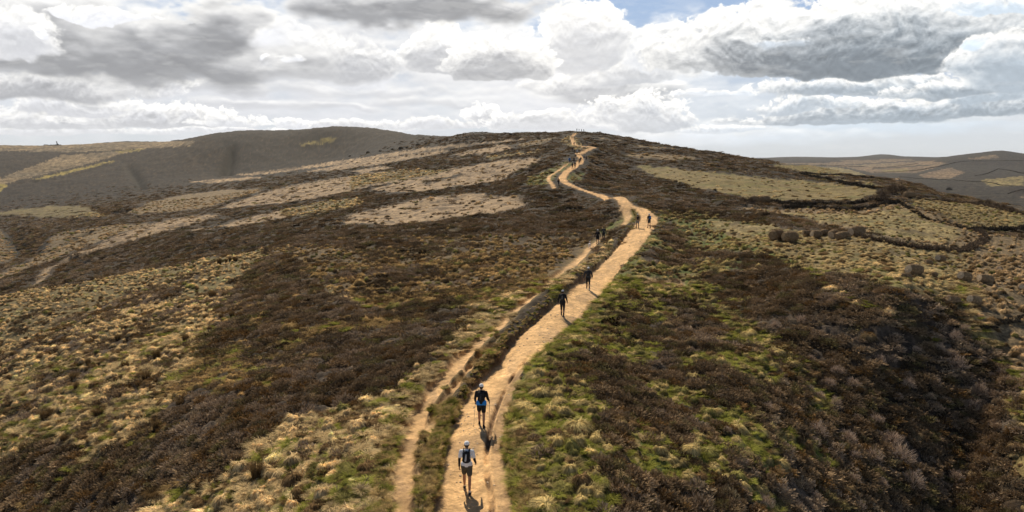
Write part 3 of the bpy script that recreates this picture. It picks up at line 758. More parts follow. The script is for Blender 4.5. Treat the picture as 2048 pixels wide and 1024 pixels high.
def scatter(name, label, coll, pos, rot, scl, idx, tint):
    m = bpy.data.meshes.new(name)
    n = len(pos); m.vertices.add(n); m.vertices.foreach_set('co', np.asarray(pos, np.float32).ravel())
    for nm, ty, key, arr in (('rot', 'FLOAT_VECTOR', 'vector', rot), ('scl', 'FLOAT_VECTOR', 'vector', scl), ('tint', 'FLOAT_COLOR', 'color', tint)):
        a = m.attributes.new(nm, ty, 'POINT'); a.data.foreach_set(key, np.asarray(arr, np.float32).ravel())
    a = m.attributes.new('kind', 'INT', 'POINT'); a.data.foreach_set('value', np.asarray(idx, np.int32))
    m.update()
    o = bpy.data.objects.new(name, m); C.objects.link(o)
    g = bpy.data.node_groups.new(name + '_scatter', 'GeometryNodeTree')
    g.interface.new_socket('Geometry', in_out='INPUT', socket_type='NodeSocketGeometry')
    g.interface.new_socket('Geometry', in_out='OUTPUT', socket_type='NodeSocketGeometry')
    N = NT(g); gi = N.n.new('NodeGroupInput'); go = N.n.new('NodeGroupOutput')
    ip = N.n.new('GeometryNodeInstanceOnPoints'); ci = N.n.new('GeometryNodeCollectionInfo')
    ci.inputs['Collection'].default_value = coll; ci.inputs['Separate Children'].default_value = True; ci.inputs['Reset Children'].default_value = True
    def attr(nm, ty):
        q = N.n.new('GeometryNodeInputNamedAttribute'); q.data_type = ty; q.inputs['Name'].default_value = nm
        return next(s for s in q.outputs if s.enabled)
    N.l.new(gi.outputs[0], ip.inputs['Points']); N.l.new(ci.outputs[0], ip.inputs['Instance'])
    ip.inputs['Pick Instance'].default_value = True
    N.l.new(attr('kind', 'INT'), ip.inputs['Instance Index'])
    er = N.n.new('FunctionNodeEulerToRotation'); N.l.new(attr('rot', 'FLOAT_VECTOR'), er.inputs[0])
    N.l.new(er.outputs[0], ip.inputs['Rotation']); N.l.new(attr('scl', 'FLOAT_VECTOR'), ip.inputs['Scale'])
    N.l.new(ip.outputs[0], go.inputs[0])
    md = o.modifiers.new('scatter', 'NODES'); md.node_group = g
    o['kind'] = 'stuff'; o['label'] = label
    return o

def sample(field, x, y):
    u = x / y
    c = np.rint(np.interp(u, us, np.arange(NC))).astype(int); r = np.rint(np.interp(y, Ys, np.arange(NR))).astype(int)
    return field[r, c]
Xs, Yp, Ss = [], [], []
for y0, y1, s in [(13, 26, .36), (26, 42, .42), (42, 70, .58), (70, 120, .85), (120, 200, 1.35), (200, 330, 2.1), (330, 520, 2.9), (520, 780, 3.3)]:
    x1 = y1 * .98
    gx, gy = np.meshgrid(np.arange(-x1, x1, s), np.arange(y0, y1, s))
    gx = gx + rng.uniform(-.48, .48, gx.shape) * s; gy = gy + rng.uniform(-.48, .48, gy.shape) * s
    k = (np.abs(gx / gy) < .97); Xs.append(gx[k]); Yp.append(gy[k]); Ss.append(np.full(k.sum(), s))
Xs = np.concatenate(Xs); Yp = np.concatenate(Yp); Ss = np.concatenate(Ss)
CC = sample(CLS, Xs, Yp); SD = sample(SAND, Xs, Yp); HZ = ground(Xs, Yp)
PVIS = sample(PX0, Xs, Yp)
b_ = fbm(Xs / 6.5, Yp / 6.5, 4, 101); m_ = fbm(Xs / 1.6, Yp / 1.6, 4, 111); v_ = fbm(Xs / 23, Yp / 23, 3, 201)
u1 = rng.uniform(0, 1, len(Xs)); u2 = rng.uniform(0, 1, len(Xs)); u3 = rng.uniform(0, 1, len(Xs))
DE = np.minimum(sample(em, Xs, Yp), sample(eu, Xs, Yp)); DT = np.minimum(np.minimum(sample(et, Xs, Yp), sample(et2, Xs, Yp)), sample(et3, Xs, Yp))
off = (SD < .15) & (DE > .10 + Ss * np.where(Yp > 90, .38, .25)) & (DT > .18 + Ss * .32)

# heather
ph = np.select([CC == CI['heather'], CC == CI['brown'], CC == CI['ochre'], CC == CI['green'], CC == CI['straw'], CC == CI['burnt']],
               [.97 - .55 * (m_ > .13), np.where(Yp < 130, .38, np.where(Yp < 520, .85, .75)), .10 + .9 * (m_ + b_ * .6 < -.10), .03 + .9 * (m_ + b_ < -.22), .02 + .5 * (b_ + m_ < -.22), .07], 0.0)
near_l = ((DE < 1.2) & (Yp < 200)) | (DT < 1.3) | ((DE < 2.4) & (sample(sm, Xs, Yp) < 0) & (Yp < 75))
edge_ = np.zeros(len(Xs), bool)
for ox_, oy_ in ((.8, 0), (-.8, 0), (0, 1.2), (0, -1.6)):
    edge_ |= np.isin(sample(CLS, Xs + ox_ * Ss, Yp + oy_ * Ss), [CI['burnt'], CI['smooth'], CI['fielddry'], CI['pasture']])
edge_ &= (Yp > 60) & (CC != CI['burnt'])
kh = off & ~edge_ & (u1 < ph * (1 - sst(Yp, 430, 780))) & ~((DE < 2.4) & (sample(sm, Xs, Yp) < 0) & (Yp < 75)) & ~((DT < 1.0) & (Yp < 90)) & ~(near_l & (CC != CI['heather'])) 
n = kh.sum(); s_ = Ss[kh] * rng.uniform(.85, 1.75, n) / .40 * np.where(Ss[kh] > 1, .80, 1.0)
sz = np.minimum(s_, .72 + .14 * s_) * rng.uniform(.7, 1.3, n) * np.clip(.35 + DE[kh] * np.where(Yp[kh] > 90, .14, .5), .35, 1)
tn = np.array([.225, .160, .095]) * (1 + b_[kh] * 1.0 + rng.normal(0, .30, n))[:, None]
og = (rng.uniform(0, 1, n) < .16)[:, None] * 1.0
tn = tn * (1 - og) + np.array([.20, .165, .075]) * og
gr = sst(m_[kh] + b_[kh] * .5 + rng.normal(0, .08, n), .06, .2)[:, None] * .75
tn = tn * (1 - gr) + np.array([.36, .275, .195]) * gr
rd = (rng.uniform(0, 1, n) < .10)[:, None] * 1.0
tn = tn * (1 - rd) + np.array([.20, .12, .05]) * rd
tn = tn * np.where(Yp[kh] > 100, .9, 1.0)[:, None]
scatter('heather', 'dark brown heather covering the moor in low bushy clumps', PH,
        np.c_[Xs[kh], Yp[kh], HZ[kh] - .08 * s_], np.c_[rng.normal(0, .12, n), rng.normal(0, .12, n), rng.uniform(0, 6.28, n)],
        np.c_[s_, s_, sz], rng.integers(0, 4, n), np.c_[np.clip(tn, .008, 1), np.ones(n)])
# tussock mounds
Xm, Ym, Sm = [], [], []
for y0, y1, sp__ in [(13, 45, .60), (45, 80, .72), (80, 140, 1.0), (140, 230, 1.7), (230, 420, 2.6)]:
    x1 = y1 * .98
    gx, gy = np.meshgrid(np.arange(-x1, x1, sp__), np.arange(y0, y1, sp__ * .9))
    gx = gx + rng.uniform(-.42, .42, gx.shape) * sp__; gy = gy + rng.uniform(-.42, .42, gy.shape) * sp__
    k = np.abs(gx / gy) < .97; Xm.append(gx[k]); Ym.append(gy[k]); Sm.append(np.full(k.sum(), sp__))
Xm = np.concatenate(Xm); Ym = np.concatenate(Ym); Sm = np.concatenate(Sm)
def grass_at(X, Y, n):
    cc = sample(CLS, X, Y); m2 = fbm(X / 1.6, Y / 1.6, 4, 111); b2 = fbm(X / 6.5, Y / 6.5, 4, 101); v2 = fbm(X / 23, Y / 23, 3, 201)
    dry = np.select([cc == CI['green'], cc == CI['straw'], cc == CI['ochre'], cc == CI['smooth'], cc == CI['yellow'], cc == CI['pasture']], [.72, .92, .90, .85, .5, .9], .95)
    isdry = (rng.uniform(0, 1, n) + m2 * 1.3 < dry)[:, None]
    dc = np.array([.84, .66, .37]) * (1 + b2 * .5 + rng.normal(0, .14, n))[:, None]
    dc = np.where((cc == CI['ochre'])[:, None], dc * np.array([.62, .56, .46]), dc)
    dc = np.where((cc == CI['green'])[:, None], dc * np.array([.70, .72, .60]), dc)
    dc = np.where(np.isin(cc, [CI['fielddry'], CI['burnt']])[:, None], dc * np.array([.74, .70, .72]), dc)
    dc = np.where(np.isin(cc, [CI['smooth'], CI['pasture']])[:, None], dc * np.array([.74, .74, .70]), dc)
    gc = np.array([.34, .31, .11]) * (1 + v2 * .6 + rng.normal(0, .22, n))[:, None]
    tn = np.where(isdry, dc, gc); tn = np.where((rng.uniform(0, 1, n) < .20)[:, None], np.array([.27, .18, .09]), tn)
    tn = np.where((cc == CI['heather'])[:, None], np.array([.34, .25, .14]) * (1 + rng.normal(0, .2, n))[:, None], tn)
    return cc, m2, b2, tn
n = len(Xm); cc, m2, b2, tn = grass_at(Xm, Ym, n)
DEm = np.minimum(sample(em, Xm, Ym), sample(eu, Xm, Ym)); DTm = np.minimum(np.minimum(sample(et, Xm, Ym), sample(et2, Xm, Ym)), sample(et3, Xm, Ym))
pv2 = sample(PX0, Xm, Ym)
pg = np.select([cc == CI['green'], cc == CI['straw'], cc == CI['ochre'], cc == CI['fielddry'], cc == CI['smooth'], cc == CI['yellow'], cc == CI['burnt'], cc == CI['heather'], cc == CI['pasture']],
               [.80, .80, .66, .55, np.where(pv2 > 1805, .8, np.where(pv2 > 1440, np.where(Ym < 110, .7, .12), .12)), .6, .12, .045, np.where(Ym < 60, .62, .48)], np.where((cc == CI['brown']) & (Ym < 130), .45, 0.0))
k = (rng.uniform(0, 1, n) < pg) & (sample(SAND, Xm, Ym) < .15) & (DEm > .35) & (DTm > np.where(Ym < 90, .65, .4))
n = k.sum(); X, Y, cc = Xm[k], Ym[k], cc[k]
s_ = rng.gamma(7, .125, n) * Sm[k] / .62 * np.where(Sm[k] > .9, .62, .92) * np.where(cc == CI['pasture'], .85, 1)
sz = np.minimum(s_, .8 + .15 * s_) * rng.uniform(.65, 1.2, n) * np.clip(.3 + np.minimum(DEm[k], DTm[k]) * .4, .3, 1) * np.where(np.isin(cc, [CI['smooth'], CI['pasture']]), .7, 1)
scatter('tussock_grass', 'straw and green tussock mounds beside the path and over the slopes', PM_,
        np.c_[X, Y, ground(X, Y) - .02], np.c_[rng.normal(0, .12, n), rng.normal(0, .12, n), rng.uniform(0, 6.28, n)],
        np.c_[s_, s_ * rng.uniform(.6, 1.25, n), sz], rng.integers(0, 6, n), np.c_[np.clip(tn[k], .008, 1), np.ones(n)])
# short grass between the mounds, near enough to show
k = (Yp < 60) & (SD < .45) & (DE > .12) & (DT > .02) & np.isin(CC, [CI['green'], CI['straw'], CI['ochre'], CI['yellow'], CI['pasture'], CI['burnt']])
X, Y = Xs[k], Yp[k]; n = len(X); cc, m2, b2, tn = grass_at(X, Y, n)
gm_ = (rng.uniform(0, 1, n) < np.where(cc == CI['green'], .72, .22))[:, None]
tn = np.where(gm_, np.array([.35, .355, .080]) * (1 + rng.normal(0, .2, n))[:, None], tn * .85)
s_ = Ss[k] / .42 * rng.uniform(.7, 1.3, n)
scatter('short_grass', 'short green and bleached grass between the tussocks', PG, np.c_[X, Y, ground(X, Y) - .02], np.c_[rng.normal(0, .1, n), rng.normal(0, .1, n), rng.uniform(0, 6.28, n)],
        np.c_[s_, s_, s_ * .38], rng.integers(0, 4, n), np.c_[np.clip(tn, .008, 1), np.ones(n)])
# turf overhanging the edges of the paths
vx, vy = [], []
for L, n_, r_ in ((mp, 9000, 2.6), (tr, 5000, 1.3), (tr3, 2200, 1.0)):
    for q in range(n_):
        i = random.randrange(len(L) - 1); t = random.random(); p = L[i] * (1 - t) + L[i + 1] * t
        if p[1] > 130 or p[1] < 13: continue
        vx.append(p[0] + rng.uniform(-r_, r_)); vy.append(p[1] + rng.uniform(-.6, .6))
vx = np.array(vx); vy = np.array(vy)
e1 = np.minimum(sample(em, vx, vy), 9); e2 = np.minimum(sample(et, vx, vy), sample(et3, vx, vy))
k = (e1 > .06) & (e2 > np.where(vy > 30, .40, .10)) & ((e1 < .9) | (e2 < .4)); vx, vy = vx[k], vy[k]; n = len(vx)
s_ = rng.uniform(.35, .8, n) * np.where(vy > 30, .6, 1); g_ = (rng.uniform(0, 1, n) < .35)[:, None]
tn = np.where(g_, np.array([.22, .22, .05]), np.array([.50, .37, .17])) * (1 + rng.normal(0, .22, n))[:, None]
scatter('verge_grass', 'short turf and grass tufts fringing the worn paths', PG, np.c_[vx, vy, ground(vx, vy) - .02],
        np.c_[rng.normal(0, .2, n), rng.normal(0, .2, n), rng.uniform(0, 6.28, n)], np.c_[s_, s_, s_ * .7], rng.integers(0, 4, n), np.c_[np.clip(tn, .01, 1), np.ones(n)])
# loose stones on the worn path
Mst, N, b = new_mat('path_stone')
b.inputs['Base Color'].default_value = (.42, .32, .21, 1); b.inputs['Roughness'].default_value = .9
N.l.new(N.mix(N.step(N.noise(N.n.new('ShaderNodeTexCoord').outputs['Object'], 3, 3), .35, .65), (.40, .28, .17, 1), (.66, .55, .41, 1)), b.inputs['Base Color'])
PS = bpy.data.collections.new('stone_kinds')
for k in range(3):
    bm = bmesh.new(); bmesh.ops.create_icosphere(bm, subdivisions=1, radius=.5)
    for v in bm.verts: v.co = Vector((v.co.x * random.uniform(.8, 1.3), v.co.y * random.uniform(.7, 1.1), v.co.z * random.uniform(.35, .7)))
    m = bpy.data.meshes.new('stone'); bm.to_mesh(m); bm.free(); m.materials.append(Mst)
    PS.objects.link(bpy.data.objects.new('stone', m))
pp = []
for k in range(9000):
    i = random.randrange(len(mp) - 1); t = random.random(); p = mp[i] * (1 - t) + mp[i + 1] * t
    q = p + rng.normal(0, .75, 2)
    pp.append(q)
pp = np.array(pp); sd = sample(SAND, pp[:, 0], pp[:, 1]); dd = sample(em, pp[:, 0], pp[:, 1])
rocky = fbm(pp[:, 0] / 3, pp[:, 1] / 3, 2, 301)
k = (sd > .6) & (pp[:, 1] > 14) & ((rng.uniform(0, 1, len(pp)) < .28 + rocky) | ((pp[:, 1] > 44) & (rng.uniform(0, 1, len(pp)) < .4)))
pp = pp[k]; n = len(pp); sc = rng.gamma(1.3, .028, n) + .012; sc = np.minimum(sc, .22) * .9
scatter('path_stones', 'small pale stones strewn along the worn path', PS, np.c_[pp, ground(pp[:, 0], pp[:, 1]) + sc * .05],
        np.c_[rng.normal(0, .2, n), rng.normal(0, .2, n), rng.uniform(0, 6.28, n)], np.c_[sc, sc, sc], rng.integers(0, 3, n), np.ones((n, 4)))

# ------------------------------------------------------------------ people
def pmat(name, colr, rough=.8, spec=.2, speckle=.12):
    m, N, b = new_mat(name)
    n = N.noise(N.n.new('ShaderNodeTexCoord').outputs['Object'], 22, 4, .6)
    k = N.step(n, .3, .7, 1 - speckle, 1 + speckle)
    N.l.new(N.mix(1.0, (*colr, 1), N.vec(k, k, k), 'MULTIPLY'), b.inputs['Base Color'])
    b.inputs['Roughness'].default_value = rough; b.inputs['Specular IOR Level'].default_value = spec
    return m
PM = {k: pmat('cloth_' + k, c) for k, c in dict(
    black=(.014, .014, .016), charcoal=(.035, .037, .042), darkbrown=(.045, .030, .022), white=(.74, .74, .75), palegrey=(.42, .44, .47), grey=(.16, .165, .17),
    olive=(.075, .072, .055), blue=(.02, .16, .48), brightblue=(.03, .22, .62), tan=(.30, .20, .10), yellow=(.42, .30, .06), navy=(.02, .03, .07), brown=(.15, .08, .04), teal=(.05, .12, .14), red=(.35,.05,.04)).items()}
PM['skin'] = pmat('skin', (.36, .20, .13), .55, .3, .06); PM['hair'] = pmat('hair', (.035, .022, .015), .6)
PM['steel'] = pmat('pole_metal', (.30, .26, .22), .4, .5, .05); PM['sole'] = pmat('shoe_sole', (.45, .44, .40))
PM['eye'] = pmat('eye', (.02, .015, .012), .3)

def cone_bm(bm, p0, r0, p1, r1, seg=10):
    """a tapered limb with rounded ends"""
    p0 = Vector(p0); p1 = Vector(p1); d = p1 - p0; L = d.length
    q = (d.normalized() if L > 1e-5 else Vector((0, 0, 1))).to_track_quat('Z', 'Y')
    prof = [(-r0, .0)] + [(-r0 * math.cos(t), r0 * math.sin(t)) for t in (.5, 1.0, 1.5708)] + [(L + r1 * math.sin(t), r1 * math.cos(t)) for t in (0, .55, 1.07)] + [(L + r1, 0)]
    rings = []
    for z, r in prof:
        if r < 1e-6: rings.append([bm.verts.new(p0 + q @ Vector((0, 0, z)))])
        else: rings.append([bm.verts.new(p0 + q @ Vector((r * math.cos(6.28319 * k / seg), r * math.sin(6.28319 * k / seg), z))) for k in range(seg)])
    for a, b2 in zip(rings[:-1], rings[1:]):
        for k in range(seg):
            k2 = (k + 1) % seg
            if len(a) == 1: bm.faces.new((a[0], b2[k2], b2[k]))
            elif len(b2) == 1: bm.faces.new((a[k], a[k2], b2[0]))
            else: bm.faces.new((a[k], a[k2], b2[k2], b2[k]))
def ell_bm(bm, c, r, rot=(0, 0, 0), sub=2):
    M = Matrix.Translation(Vector(c)) @ (Matrix.Rotation(rot[2], 4, 'Z') @ Matrix.Rotation(rot[1], 4, 'Y') @ Matrix.Rotation(rot[0], 4, 'X')) @ Matrix.Diagonal((*r, 1))
    bmesh.ops.create_icosphere(bm, subdivisions=sub, radius=1, matrix=M)
def obj(name, me_, parent=None, mat=None):
    o = bpy.data.objects.new(name, me_)
    C.objects.link(o)
    if mat is not None and not me_.materials: me_.materials.append(mat)
    if parent is not None: o.parent = parent
    return o
def fused(name, prims, voxel, mat, parent, smooth=2):
    """fuse tapered limbs and ellipsoids into one continuous skin"""
    bm = bmesh.new()
    for p in prims:
        if p[0] == 'e': ell_bm(bm, *p[1:])
        else: cone_bm(bm, *p)
    m = bpy.data.meshes.new(name); bm.to_mesh(m); bm.free()
    t = bpy.data.objects.new('tmp', m); C.objects.link(t)
    r = t.modifiers.new('r', 'REMESH'); r.mode = 'VOXEL'; r.voxel_size = voxel; r.use_smooth_shade = True
    s = t.modifiers.new('s', 'SMOOTH'); s.factor = .5; s.iterations = smooth
    dg = bpy.context.evaluated_depsgraph_get()
    m2 = bpy.data.meshes.new_from_object(t.evaluated_get(dg)); m2.name = name
    bpy.data.objects.remove(t); bpy.data.meshes.remove(m)
    m2.materials.clear(); m2.materials.append(mat)
    return obj(name, m2, parent)
def plainmesh(name, fn, mat, parent, smooth=True):
    bm = bmesh.new(); fn(bm)
    m = bpy.data.meshes.new(name); bm.to_mesh(m); bm.free()
    if smooth: m.polygons.foreach_set('use_smooth', np.ones(len(m.polygons), bool))
    m.materials.append(mat)
    return obj(name, m, parent)
def tag(o, label, cat, group=None):
    o['label'] = label; o['category'] = cat
    if group: o['group'] = group
    return o
V3 = lambda *a: Vector(a)
def limb(root, ang, side, L):
    return root + Vector((side * L, math.sin(ang) * math.sqrt(1 - side * side) * L, -math.cos(ang) * math.sqrt(1 - side * side) * L))

def person(px, py, label, heading=0.0, h=1.76, legs=((.34, .05), (-.30, .25)), arms=((.15, .25, .10), (-.2, .3, .10)), top='black', sleeve='long', sleevecol=None,
           bottom='black', shorts=True, legcol='skin', cap='white', pack='black', sock='black', shoe='black', band=None, skirt=False, hat=True, poles=False,
           packpatch=None, detail=0, group=None, lean=.04, head=(0, 0), hair=False, turn=0.0, dz=0.0, posw=None):
    """someone walking away; legs and arms are (swing forward, bend[, out]) for left then right"""
    vox = (.0085, .012, .020)[detail]
    P_ = hit(px, py, Z) if posw is None else np.array(posw, float)
    root = bpy.data.objects.new('person', None); C.objects.link(root)
    root.location = (P_[0], P_[1], float(ground(P_[0], P_[1])) + dz); root.rotation_euler = (0, 0, heading)
    k = h / 1.76; root.scale = (k, k, k)
    tag(root, label, 'person', group)
    # legs first: the lower foot sets the pelvis height
    hz = .92
    J = {}
    for i, sx in ((0, -1), (1, 1)):
        sw, bd = legs[i]
        hip = V3(sx * .085, 0, hz); knee = limb(hip, sw + bd * .5, sx * .03, .43); ank = limb(knee, sw - bd * .7, sx * .01, .42)
        J[i] = [hip, knee, ank]
    low = min(J[0][2].z, J[1][2].z) - .075
    for i in (0, 1): J[i] = [p - V3(0, 0, low) for p in J[i]]
    pel = V3(0, 0, hz - low); lf = V3(0, math.sin(lean), math.cos(lean))
    chest = pel + lf * .36; neck = pel + lf * .545; hd = neck + V3(head[0], .035 + head[1], .135)
    shx = .185
    prims = [(pel + V3(-.07, 0, .02), .105, pel + V3(.07, 0, .02), .105), (pel + V3(0, 0, .03), .125, chest, .125),
             (chest + V3(-.07, 0, 0), .105, chest + V3(.07, 0, 0), .105), (chest + V3(-.12, 0, .12), .062, chest + V3(.12, 0, .12), .062),
             (neck - V3(0, 0, .06), .062, hd - V3(0, .015, .06), .052),
             ('e', hd + V3(0, -.005, .03), (.078, .096, .098)), ('e', hd + V3(0, .035, -.045), (.052, .058, .062)),
             ('e', hd + V3(0, .103, -.005), (.012, .018, .022)), ('e', hd + V3(-.078, 0, 0), (.012, .02, .032)), ('e', hd + V3(.078, 0, 0), (.012, .02, .032)),
             ('e', hd + V3(0, .088, -.055), (.022, .012, .010))]
    for i, sx in ((0, -1), (1, 1)):
        hip, knee, ank = J[i]
        prims += [(hip, .088, knee, .052), (knee, .052, knee + (ank - knee) * .35 + V3(0, -.012, 0), .053), (knee + (ank - knee) * .35 + V3(0, -.012, 0), .053, ank, .033),
                  (ank + V3(0, -.02, -.03), .035, ank + V3(sx * .015, .14, -.045), .026)]
    H_ = {}
    for i, sx in ((0, -1), (1, 1)):
        sw, bd, out = arms[i]
        sh = chest + V3(sx * shx, 0, .115)
        el_ = limb(sh, sw, sx * (.16 + out), .285); wr = limb(el_, sw + bd, sx * (out * .7), .25)
        f = (wr - el_).normalized(); H_[i] = [sh, el_, wr, f]
        prims += [(sh, .050, el_, .038), (el_, .038, wr, .026)]
        # palm and five fingers
        side = V3(0, 1, 0).cross(f); side = (V3(0, 1, 0) - f * f.y).normalized()
        nrm = f.cross(side).normalized() * (-sx)
        pc = wr + f * .085
        prims += [(wr + side * .018, .022, pc + side * .026, .017), (wr - side * .012, .022, pc - side * .024, .016), (wr, .022, pc, .019)]
        for q, (o_, l_) in enumerate(((.031, .066), (.011, .075), (-.010, .070), (-.029, .055))):
            b0 = pc + side * o_; b1 = b0 + (f * .8 + nrm * .35).normalized() * l_ * .5; b2_ = b1 + (f * .45 + nrm * .8).normalized() * l_ * .5
            prims += [(b0, .0095, b1, .0088), (b1, .0088, b2_, .0075)]
        t0 = wr + f * .03 + side * .024; t1 = t0 + (side * .8 + f * .6 + nrm * .2).normalized() * .038; t2 = t1 + (f * .9 + nrm * .4).normalized() * .03
        prims += [(t0, .0125, t1, .011), (t1, .011, t2, .009)]
    body = fused('body', prims, vox, PM['skin'], root)
    # clothes follow the body
    sp_ = [(pel + V3(-.075, 0, .06), .120, pel + V3(.075, 0, .06), .120), (pel + V3(0, 0, .05), .142, chest, .142), (chest + V3(-.08, 0, 0), .120, chest + V3(.08, 0, 0), .120),
           (chest + V3(-.13, 0, .115), .075, chest + V3(.13, 0, .115), .075), (neck - V3(0, 0, .06), .078, neck - V3(0, 0, .02), .066)]
    for i in (0, 1):
        sh, el_, wr, f = H_[i]
        if sleeve == 'long': sp_ += [(sh, .066, el_, .050), (el_, .050, wr - f * .01, .036)]
        else: sp_ += [(sh, .068, sh + (el_ - sh) * .62, .060)]
    fused('shirt', sp_, vox * 1.1, PM[top], root)
    if sleevecol:
        for i in (0, 1):
            sh, el_, wr, f = H_[i]
            fused('arm_sleeve', [(sh + (el_ - sh) * .55, .049, el_, .044), (el_, .044, wr - f * .01, .032)], vox, PM[sleevecol], root)
    if band:
        fused('waistband', [(pel + V3(-.075, 0, .035), .136, pel + V3(.075, 0, .035), .136), (pel + V3(-.075, 0, .065), .134, pel + V3(.075, 0, .065), .134)], vox * 1.1, PM[band], root).scale = (1, 1, 1)
    bp_ = [(pel + V3(-.07, 0, -.01), .128, pel + V3(.07, 0, -.01), .128), (pel + V3(-.07, 0, .05), .116, pel + V3(.07, 0, .05), .116)]
    for i in (0, 1):
        hip, knee, ank = J[i]
        if shorts: bp_ += [(hip, .108, hip + (knee - hip) * .62, .088)]
        else: bp_ += [(hip, .102, knee, .064), (knee, .064, ank, .044)]
    fused('shorts' if shorts else 'leggings', bp_, vox * 1.1, PM[bottom], root)
    if shorts and legcol != 'skin':
        for i in (0, 1):
            hip, knee, ank = J[i]
            fused('legging', [(hip + (knee - hip) * .4, .080, knee, .060), (knee, .060, knee + (ank - knee) * .35, .061), (knee + (ank - knee) * .35, .061, ank, .040)], vox, PM[legcol], root)
    for i, sx in ((0, -1), (1, 1)):
        ank = J[i][2]
        pit = (legs[i][0] - legs[i][1] * .7)
        up_ = max(0, -pit) * .6
        toe = V3(sx * .02, .175 * math.cos(up_), -.045 - .175 * math.sin(up_)); heel = V3(0, -.055, -.035 + .03 * math.sin(up_))
        sh_ = fused('shoe', [(ank + heel, .045, ank + toe, .034), (ank + V3(0, 0, -.01), .047, ank + heel, .045), (ank + V3(0, .02, -.02), .045, ank + toe * .6, .038)], vox, PM[shoe], root)
        fused('sole', [(ank + heel - V3(0, 0, .030), .034, ank + toe - V3(0, 0, .020), .026)], vox, PM['sole'], sh_)
        if sock: fused('sock', [(ank + V3(0, 0, .02), .043, ank + (J[i][1] - ank) * .16, .042)], vox, PM[sock], root)
    if hair or not cap:
        fused('hair', [('e', hd + V3(0, -.022, .045), (.088, .100, .098)), ('e', hd + V3(0, -.05, -.02), (.072, .062, .07))], vox, PM['hair'], root)
    if cap:
        cp_ = fused('cap', [('e', hd + V3(0, -.008, .058), (.090, .108, .082))], vox * .8, PM[cap], root)
        def brim(bm):
            n = 10; up1 = []; 
            for rr in (.0, 1.0):
                row = []
                for q in range(n + 1):
                    t = math.pi * (.18 + .64 * q / n)
                    row.append(bm.verts.new(hd + V3(math.cos(t) * (.088 + .012 * rr), -.006 + math.sin(t) * (.10 + .075 * rr), .052 - .022 * rr)))
                up1.append(row)
            lo = [[bm.verts.new(v.co - V3(0, 0, .006)) for v in row] for row in up1]
            for g_, fl in ((up1, 0), (lo, 1)):
                for q in range(n):
                    fc = (g_[0][q], g_[0][q + 1], g_[1][q + 1], g_[1][q]); bm.faces.new(fc if fl else fc[::-1])
            for q in range(n): bm.faces.new((up1[1][q], lo[1][q], lo[1][q + 1], up1[1][q + 1]))
        plainmesh('brim', brim, PM[cap], cp_)
        if hair is False: fused('hair', [('e', hd + V3(0, -.022, .018), (.083, .092, .070)), ('e', hd + V3(0, -.045, -.02), (.066, .055, .055))], vox, PM['hair'], root)
    if detail == 0:
        for sx in (-1, 1): plainmesh('eye', lambda bm: ell_bm(bm, hd + V3(sx * .030, .086, .012), (.013, .010, .010)), PM['eye'], root)
    if pack:
        pk = fused('backpack', [('e', chest + V3(0, -.150, .04), (.135, .075, .16)), ('e', chest + V3(0, -.155, -.11), (.145, .080, .11)), (chest + V3(-.08, -.14, .12), .05, chest + V3(.08, -.14, .12), .05)], vox * 1.1, PM[pack], root)
        for sx in (-1, 1):
            fused('shoulder_strap', [(chest + V3(sx * .09, -.10, .17), .026, chest + V3(sx * .10, .06, .19), .024), (chest + V3(sx * .10, .06, .19), .024, chest + V3(sx * .08, .145, .02), .024)], min(vox, .014), PM[pack], pk)
        if packpatch:
            fused('pack_pocket', [(chest + V3(-.02 - .02 * (packpatch in ('blue', 'brightblue')), -.215, -.10), .034 + .03 * (packpatch in ('blue', 'brightblue')), chest + V3(.0 + .02 * (packpatch in ('blue', 'brightblue')), -.220, .10), .020 + .04 * (packpatch in ('blue', 'brightblue')))], vox, PM[packpatch], pk)
    if skirt: pass
    bpy.context.view_layer.update()
    if poles:
        Mw = root.matrix_basis
        for i, sx in ((0, -1), (1, 1)):
            wr, f = H_[i][2], H_[i][3]
            hnd = wr + f * .085
            top_ = hnd + V3(0, .02, .05); tip = V3(hnd.x + sx * .05, hnd.y - .28 + .1 * i, 0)
            tw = Mw @ tip; tw.z = float(ground(tw.x, tw.y)) + .005
            A0 = Mw @ top_; base = bpy.data.objects.new('trekking_pole', None); C.objects.link(base); base.location = tw
            tag(base, 'thin trekking pole in the %s hand of the walker with the blue waistband' % ('left' if i == 0 else 'right'), 'trekking pole', 'trekking poles of one walker')
            dv = A0 - tw
            plainmesh('shaft', lambda bm: cone_bm(bm, V3(0, 0, 0) + dv * .01, .006, dv * .92, .009, 8), PM['steel'], base)
            plainmesh('grip', lambda bm: cone_bm(bm, dv * .88, .016, dv, .019, 8), PM['black'], base)
            plainmesh('basket', lambda bm: ell_bm(bm, dv * .05, (.028, .028, .005)), PM['black'], base)
    return root, H_, J

pA, _, _ = person(934, 984, 'walker in a white T-shirt, black arm sleeves and small black pack, lowest on the path', heading=R(-2), h=1.80, legs=((.30, .06), (-.22, .12)), arms=((.02, .12, .04), (-.12, .95, .10)),
       top='white', sleeve='short', sleevecol='black', bottom='olive', cap='white', pack='black', packpatch='palegrey', sock='white', shoe='charcoal', lean=.06, detail=0)
pB, _, _ = person(963, 853, 'walker with two trekking poles, black top and blue waistband', heading=R(-3), h=1.82, legs=((.26, .10), (-.20, .10)), arms=((.10, .75, .06), (.05, .95, .10)),
       top='black', bottom='black', band='brightblue', cap='white', pack='black', packpatch='charcoal', sock='black', shoe='black', poles=True, detail=0)
pC, _, _ = person(1125, 632, 'walker in black leggings striding up the path, legs apart, pale cap', heading=R(-12), h=1.80, legs=((.28, .05), (-.30, .10)), arms=((-.1, .3, .14), (-.15, .8, .12)),
       top='black', bottom='black', shorts=False, cap='palegrey', pack='black', packpatch='grey', shoe='charcoal', sock=None, detail=0)
